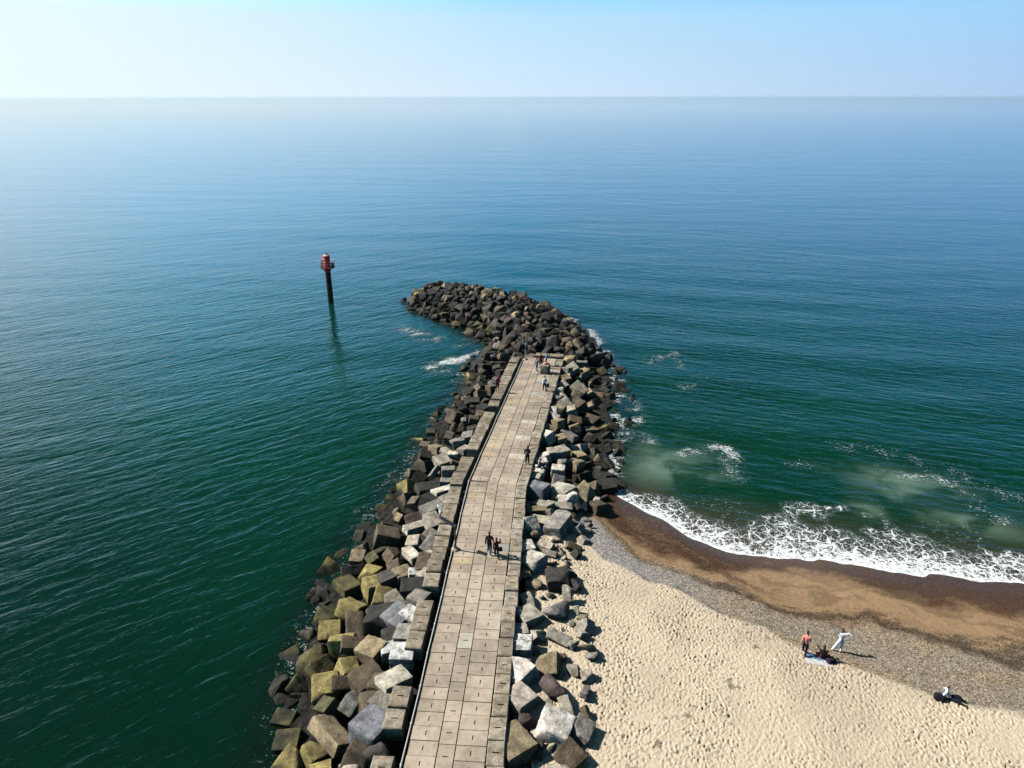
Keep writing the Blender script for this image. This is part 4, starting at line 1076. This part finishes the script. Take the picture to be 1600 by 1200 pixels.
# the one in black by the beach side kerb, facing the camera
x, y = at(824, 726, ZD)
pose = dict(elbL=(-.26, .05, 1.17), wriL=(-.12, .20, 1.22), palL=(-.05, .22, 1.25), elbR=(.27, .02, 1.17), wriR=(.15, .2, 1.05), palR=(.08, .22, 1.06), ankR=(.14, .02, .085), toeR=(.17, .18, .03))
person("person all in black standing alone on the beach side kerb with hands held up", (x, y, DZ + .09), math.pi - .3, pose, full(BLACKC, BLACKC, PALESHOE), (.02, .015, .01), scale=1.04)
# seated on the white blocks
sit = dict(pelvis=(0, 0, .14), spine=(0, .03, .33), chest=(0, .08, .54), neck=(0, .12, .68), head=(0, .15, .76), shoL=(-.18, .08, .60), elbL=(-.25, .16, .36), wriL=(-.16, .33, .40), palL=(-.11, .39, .42), shoR=(.18, .08, .60), elbR=(.25, .16, .36), wriR=(.16, .33, .40), palR=(.11, .39, .42),
           hipL=(-.10, .02, .11), kneL=(-.13, .40, .40), ankL=(-.12, .55, .06), toeL=(-.12, .70, .03), hipR=(.10, .02, .11), kneR=(.13, .40, .38), ankR=(.12, .58, .06), toeR=(.12, .73, .03))
x, y = at(841, 731, 3.05)
person("person in slate blue seated on the white blocks beside the walkway", (x, y, 3.05), -math.pi * .55, sit, full(SLATE, NAVY, SHOE), (.03, .02, .015))
# farther out
x, y = at(851, 611, ZD)
person("person in white top and black trousers strolling with a dark bag, short of the trio", (x, y, ZD), .25, walk, full(WHITEC, BLACKC, SHOE, 'shirt'), (.04, .03, .02), scale=1.02)
bag("handbag", "black bag held by the person in white top and black trousers", "handbag", (x + .36, y + .05, ZD + .50), (.34, .15, .34), BLACKC, .2, False)
x, y = at(838.5, 580, ZD)
person("person in grey jacket on the drain side of the trio at the walkway end", (x, y, ZD), -.9, dict(elbR=(.24, .10, 1.18), wriR=(.20, .30, 1.2), palR=(.2, .36, 1.22)), full(GREYJ, SLATE, SHOE), (.03, .02, .015), scale=1.0)
x, y = at(845, 574, ZD)
person("tall person in maroon and black jacket in the middle of the trio", (x, y, ZD), 2.9, dict(elbL=(-.28, .02, 1.16)), full(MAROON, BLACKC, SHOE), (.02, .015, .01), scale=1.08)
x, y = at(853.5, 571, ZD)
person("person in light blue top on the beach side of the trio", (x, y, ZD), 1.4, dict(elbR=(.30, -.08, 1.18), wriR=(.20, .08, 1.02), palR=(.14, .12, 1.0)), full(BLUE, NAVY, SHOE, 'sweatshirt'), (.03, .02, .015), scale=1.0)
x, y = at(777.5, 611, DZ + .1)
person("person in coral red shirt and dark shorts standing on the drain side kerb stones", (x, y, DZ + .11), math.pi + .4, dict(ankL=(-.14, -.02, .085), toeL=(-.17, .14, .03)), full(CORAL, NAVY, SHOE, 'shirt', 'shorts', True, False, True), (.02, .015, .01), scale=1.05)
x, y = at(822, 471, 2.6)
zt = float(mound_z(np.array([x]), np.array([y]))[0]) + .55
person("person in faded pink sitting on the crest of the boulders at the outer bend", (x, y, zt), 1.2, sit, full(cloth("faded_pink_cloth", (.45, .16, .15)), NAVY, SHOE, 'shirt'), (.03, .02, .015))
# beach
x, y, z = on_sand(1256, 1022)
pose = dict(walk); pose.update(chest=(0, .05, 1.35), neck=(0, .08, 1.49), head=(0, .11, 1.57))
person("person in salmon pink top and dark trousers walking on the sand towards the water", (x, y, z), -.5, pose, full(PINK, NAVY, SHOE, 'shirt', 'trousers', True, False), (.015, .012, .01), True, .97)
x, y, z = on_sand(1285, 1030)
cross = dict(sit); cross.update(spine=(0, .0, .34), chest=(0, .02, .56), neck=(0, .03, .70), head=(0, .05, .78), shoL=(-.18, .02, .62), shoR=(.18, .02, .62), elbL=(-.36, .05, .72), wriL=(-.34, .10, .95), palL=(-.32, .10, 1.03), elbR=(.36, .05, .72), wriR=(.34, .10, .95), palR=(.32, .10, 1.03),
             kneL=(-.42, .28, .14), ankL=(-.10, .42, .08), toeL=(.04, .46, .06), kneR=(.42, .28, .14), ankR=(.12, .50, .08), toeR=(-.02, .56, .06))
person("person in black vest and dark red skirt sitting on a towel with both arms up", (x, y, z + .03), -.4, cross, {'top': ('vest', BLACKC), 'leg': ('skirt', RED), 'shin': ('leggings', BLACKC), 'shoe': ('shoes', SHOE)}, (.015, .012, .01), True)
def towel(px, py, rz, label):
    x, y, z = on_sand(px, py)
    r = empty("towel", (x, y, z + .02), rz); tag(r, label, "towel")
    def sheet(x0, x1, y0, y1, nm, mat):
        bm = bmesh.new(); n = 12
        g = [[bm.verts.new((x0 + (x1 - x0) * i / n, y0 + (y1 - y0) * j / n, .015 + .018 * math.sin(i * 1.3 + j * .7) + .012 * math.sin(j * 1.9 + x0))) for i in range(n + 1)] for j in range(n + 1)]
        for j in range(n):
            for i in range(n): bm.faces.new((g[j][i], g[j][i + 1], g[j + 1][i + 1], g[j + 1][i]))
        ex = bmesh.ops.solidify(bm, geom=bm.faces[:], thickness=.012)
        put(nm, mesh_of(bm, nm, 60), mat, r)
    sheet(-.85, .75, -.45, .02, "white_half", WHITEC); sheet(-.85, .75, .02, .42, "blue_stripe", BLUE)
towel(1280, 1032, -.25, "white towel with pale blue stripe spread under the person in black vest")
x, y, z = on_sand(1289, 1034)
bag("beach_bag", "slumped dark purple bag beside the person sitting on the towel", "bag", (x + .35, y + .0, z), (.62, .34, .26), cloth("dark_purple_cloth", (.03, .02, .045)), .3, False)
x, y, z = on_sand(1311, 1018)
dance = dict(pelvis=(0, 0, .93), spine=(-.02, .0, 1.12), chest=(-.04, .03, 1.33), neck=(-.03, .06, 1.47), head=(0, .10, 1.54), shoL=(-.22, .03, 1.42), elbL=(-.42, .04, 1.60), wriL=(-.60, .06, 1.76), palL=(-.66, .06, 1.80), shoR=(.15, .04, 1.38), elbR=(.36, .08, 1.48), wriR=(.58, .02, 1.40), palR=(.66, .0, 1.37),
             kneL=(-.22, .06, .50), ankL=(-.42, .02, .10), toeL=(-.46, .17, .04), kneR=(.10, .10, .50), ankR=(.06, -.06, .09), toeR=(.08, .10, .03))
person("person all in white dancing on the gravel with arms flung out", (x, y, z), -.2, dance, full(WHITEC, WHITEC, PALESHOE, 'sweatshirt'), (.03, .02, .015), scale=.97)
x, y, z = on_sand(1482, 1092)
lean = dict(sit); lean.update(spine=(0, -.10, .32), chest=(0, -.18, .52), neck=(0, -.20, .66), head=(0, -.20, .74), shoL=(-.18, -.18, .58), shoR=(.18, -.18, .58), elbL=(-.28, -.34, .36), wriL=(-.30, -.44, .12), palL=(-.30, -.47, .05), elbR=(.28, -.30, .36), wriR=(.24, -.06, .30), palR=(.2, .02, .3),
            kneL=(-.16, .42, .36), ankL=(-.18, .78, .06), toeL=(-.2, .92, .1), kneR=(.12, .44, .20), ankR=(.14, .86, .06), toeR=(.15, .94, .16))
person("person in white top leaning back on the sand with legs out beside a black bag", (x, y, z), -2.2, lean, full(WHITEC, NAVY, SHOE, 'shirt', 'trousers', True, False), (.30, .14, .11))
x, y, z = on_sand(1467, 1092)
bag("beach_bag", "big open black bag lying on the sand beside the person in white top", "bag", (x, y, z), (.62, .36, .32), BLACKC, -.45, False)
x, y, z = on_sand(1474, 1088)
bag("backpack", "small upright grey rucksack standing behind the person in white top on the sand", "backpack", (x, y, z), (.30, .24, .50), GREYJ, .3)
# block, leaning poles and bundle on the far end of the walkway
M_POLE = plain("pale_bare_wood", (.58, .52, .42), .7)
x, y = at(852, 583, DZ)
bm = bmesh.new(); bm.free()
o = bpy.data.objects.new("concrete_block", block_mesh(777, (1.05, .95, 1.15), 0, .05)); COL.objects.link(o); o.data.materials.append(M_BLOCK)
o.location = (x, y, DZ + .56); o.rotation_euler = (0, 0, -.35); o.color = (.29, .26, .19, 1)
tag(o, "squared pale block standing on the walkway beside the trio", "block")
for k, (dx, dy, ln) in enumerate([(-1.55, -.45, 1.0), (-1.15, -.55, .55)]):
    bm = bmesh.new(); tube(bm, [(x + dx, y + dy, DZ + .05), (x - .52 + .1 * k, y + .28 - .5 * k, DZ + ln)], .05, 8)
    tag(put("pole", mesh_of(bm, "wood_pole", 40), M_POLE), ["long pale pole leaning from the walkway onto the pale block by the trio", "short pale pole propped low against the pale block by the trio"][k], "pole")
bm = bmesh.new()
bmesh.ops.create_icosphere(bm, subdivisions=3, radius=1)
from mathutils import noise as _n
for v in bm.verts: v.co = Vector((v.co.x * .34, v.co.y * .26, max(-.05, v.co.z * .22))) * (1 + .25 * _n.noise(v.co * 2.2))
o = put("cloth_bundle", mesh_of(bm, "bundle", 60), cloth("washed_orange_pink_cloth", (.60, .24, .16))); o.location = (x + .05, y + .1, DZ + 1.18)
tag(o, "crumpled orange pink bundle lying on top of the pale block by the trio", "bundle")

# ------------------------------------------------------------------ sea air
HAZE = .00002
def build_haze():
    bm = bmesh.new(); box(bm, (0, 15000, 16.5), (60000, 44000, 41))
    me = mesh_of(bm, "haze")
    m = bpy.data.materials.new("sea_air"); m.use_nodes = True; nt = m.node_tree
    nt.nodes.remove(nt.nodes['Principled BSDF'])
    v = nt.nodes.new('ShaderNodeVolumePrincipled')
    v.inputs['Color'].default_value = (.70, .92, 1, 1); v.inputs['Density'].default_value = HAZE; v.inputs['Anisotropy'].default_value = .35
    nt.links.new(v.outputs[0], nt.nodes['Material Output'].inputs['Volume'])
    o = put("haze", me, m); o['kind'] = 'stuff'; o['label'] = "thin pale blue sea air fading the far water towards the horizon"
build_haze()
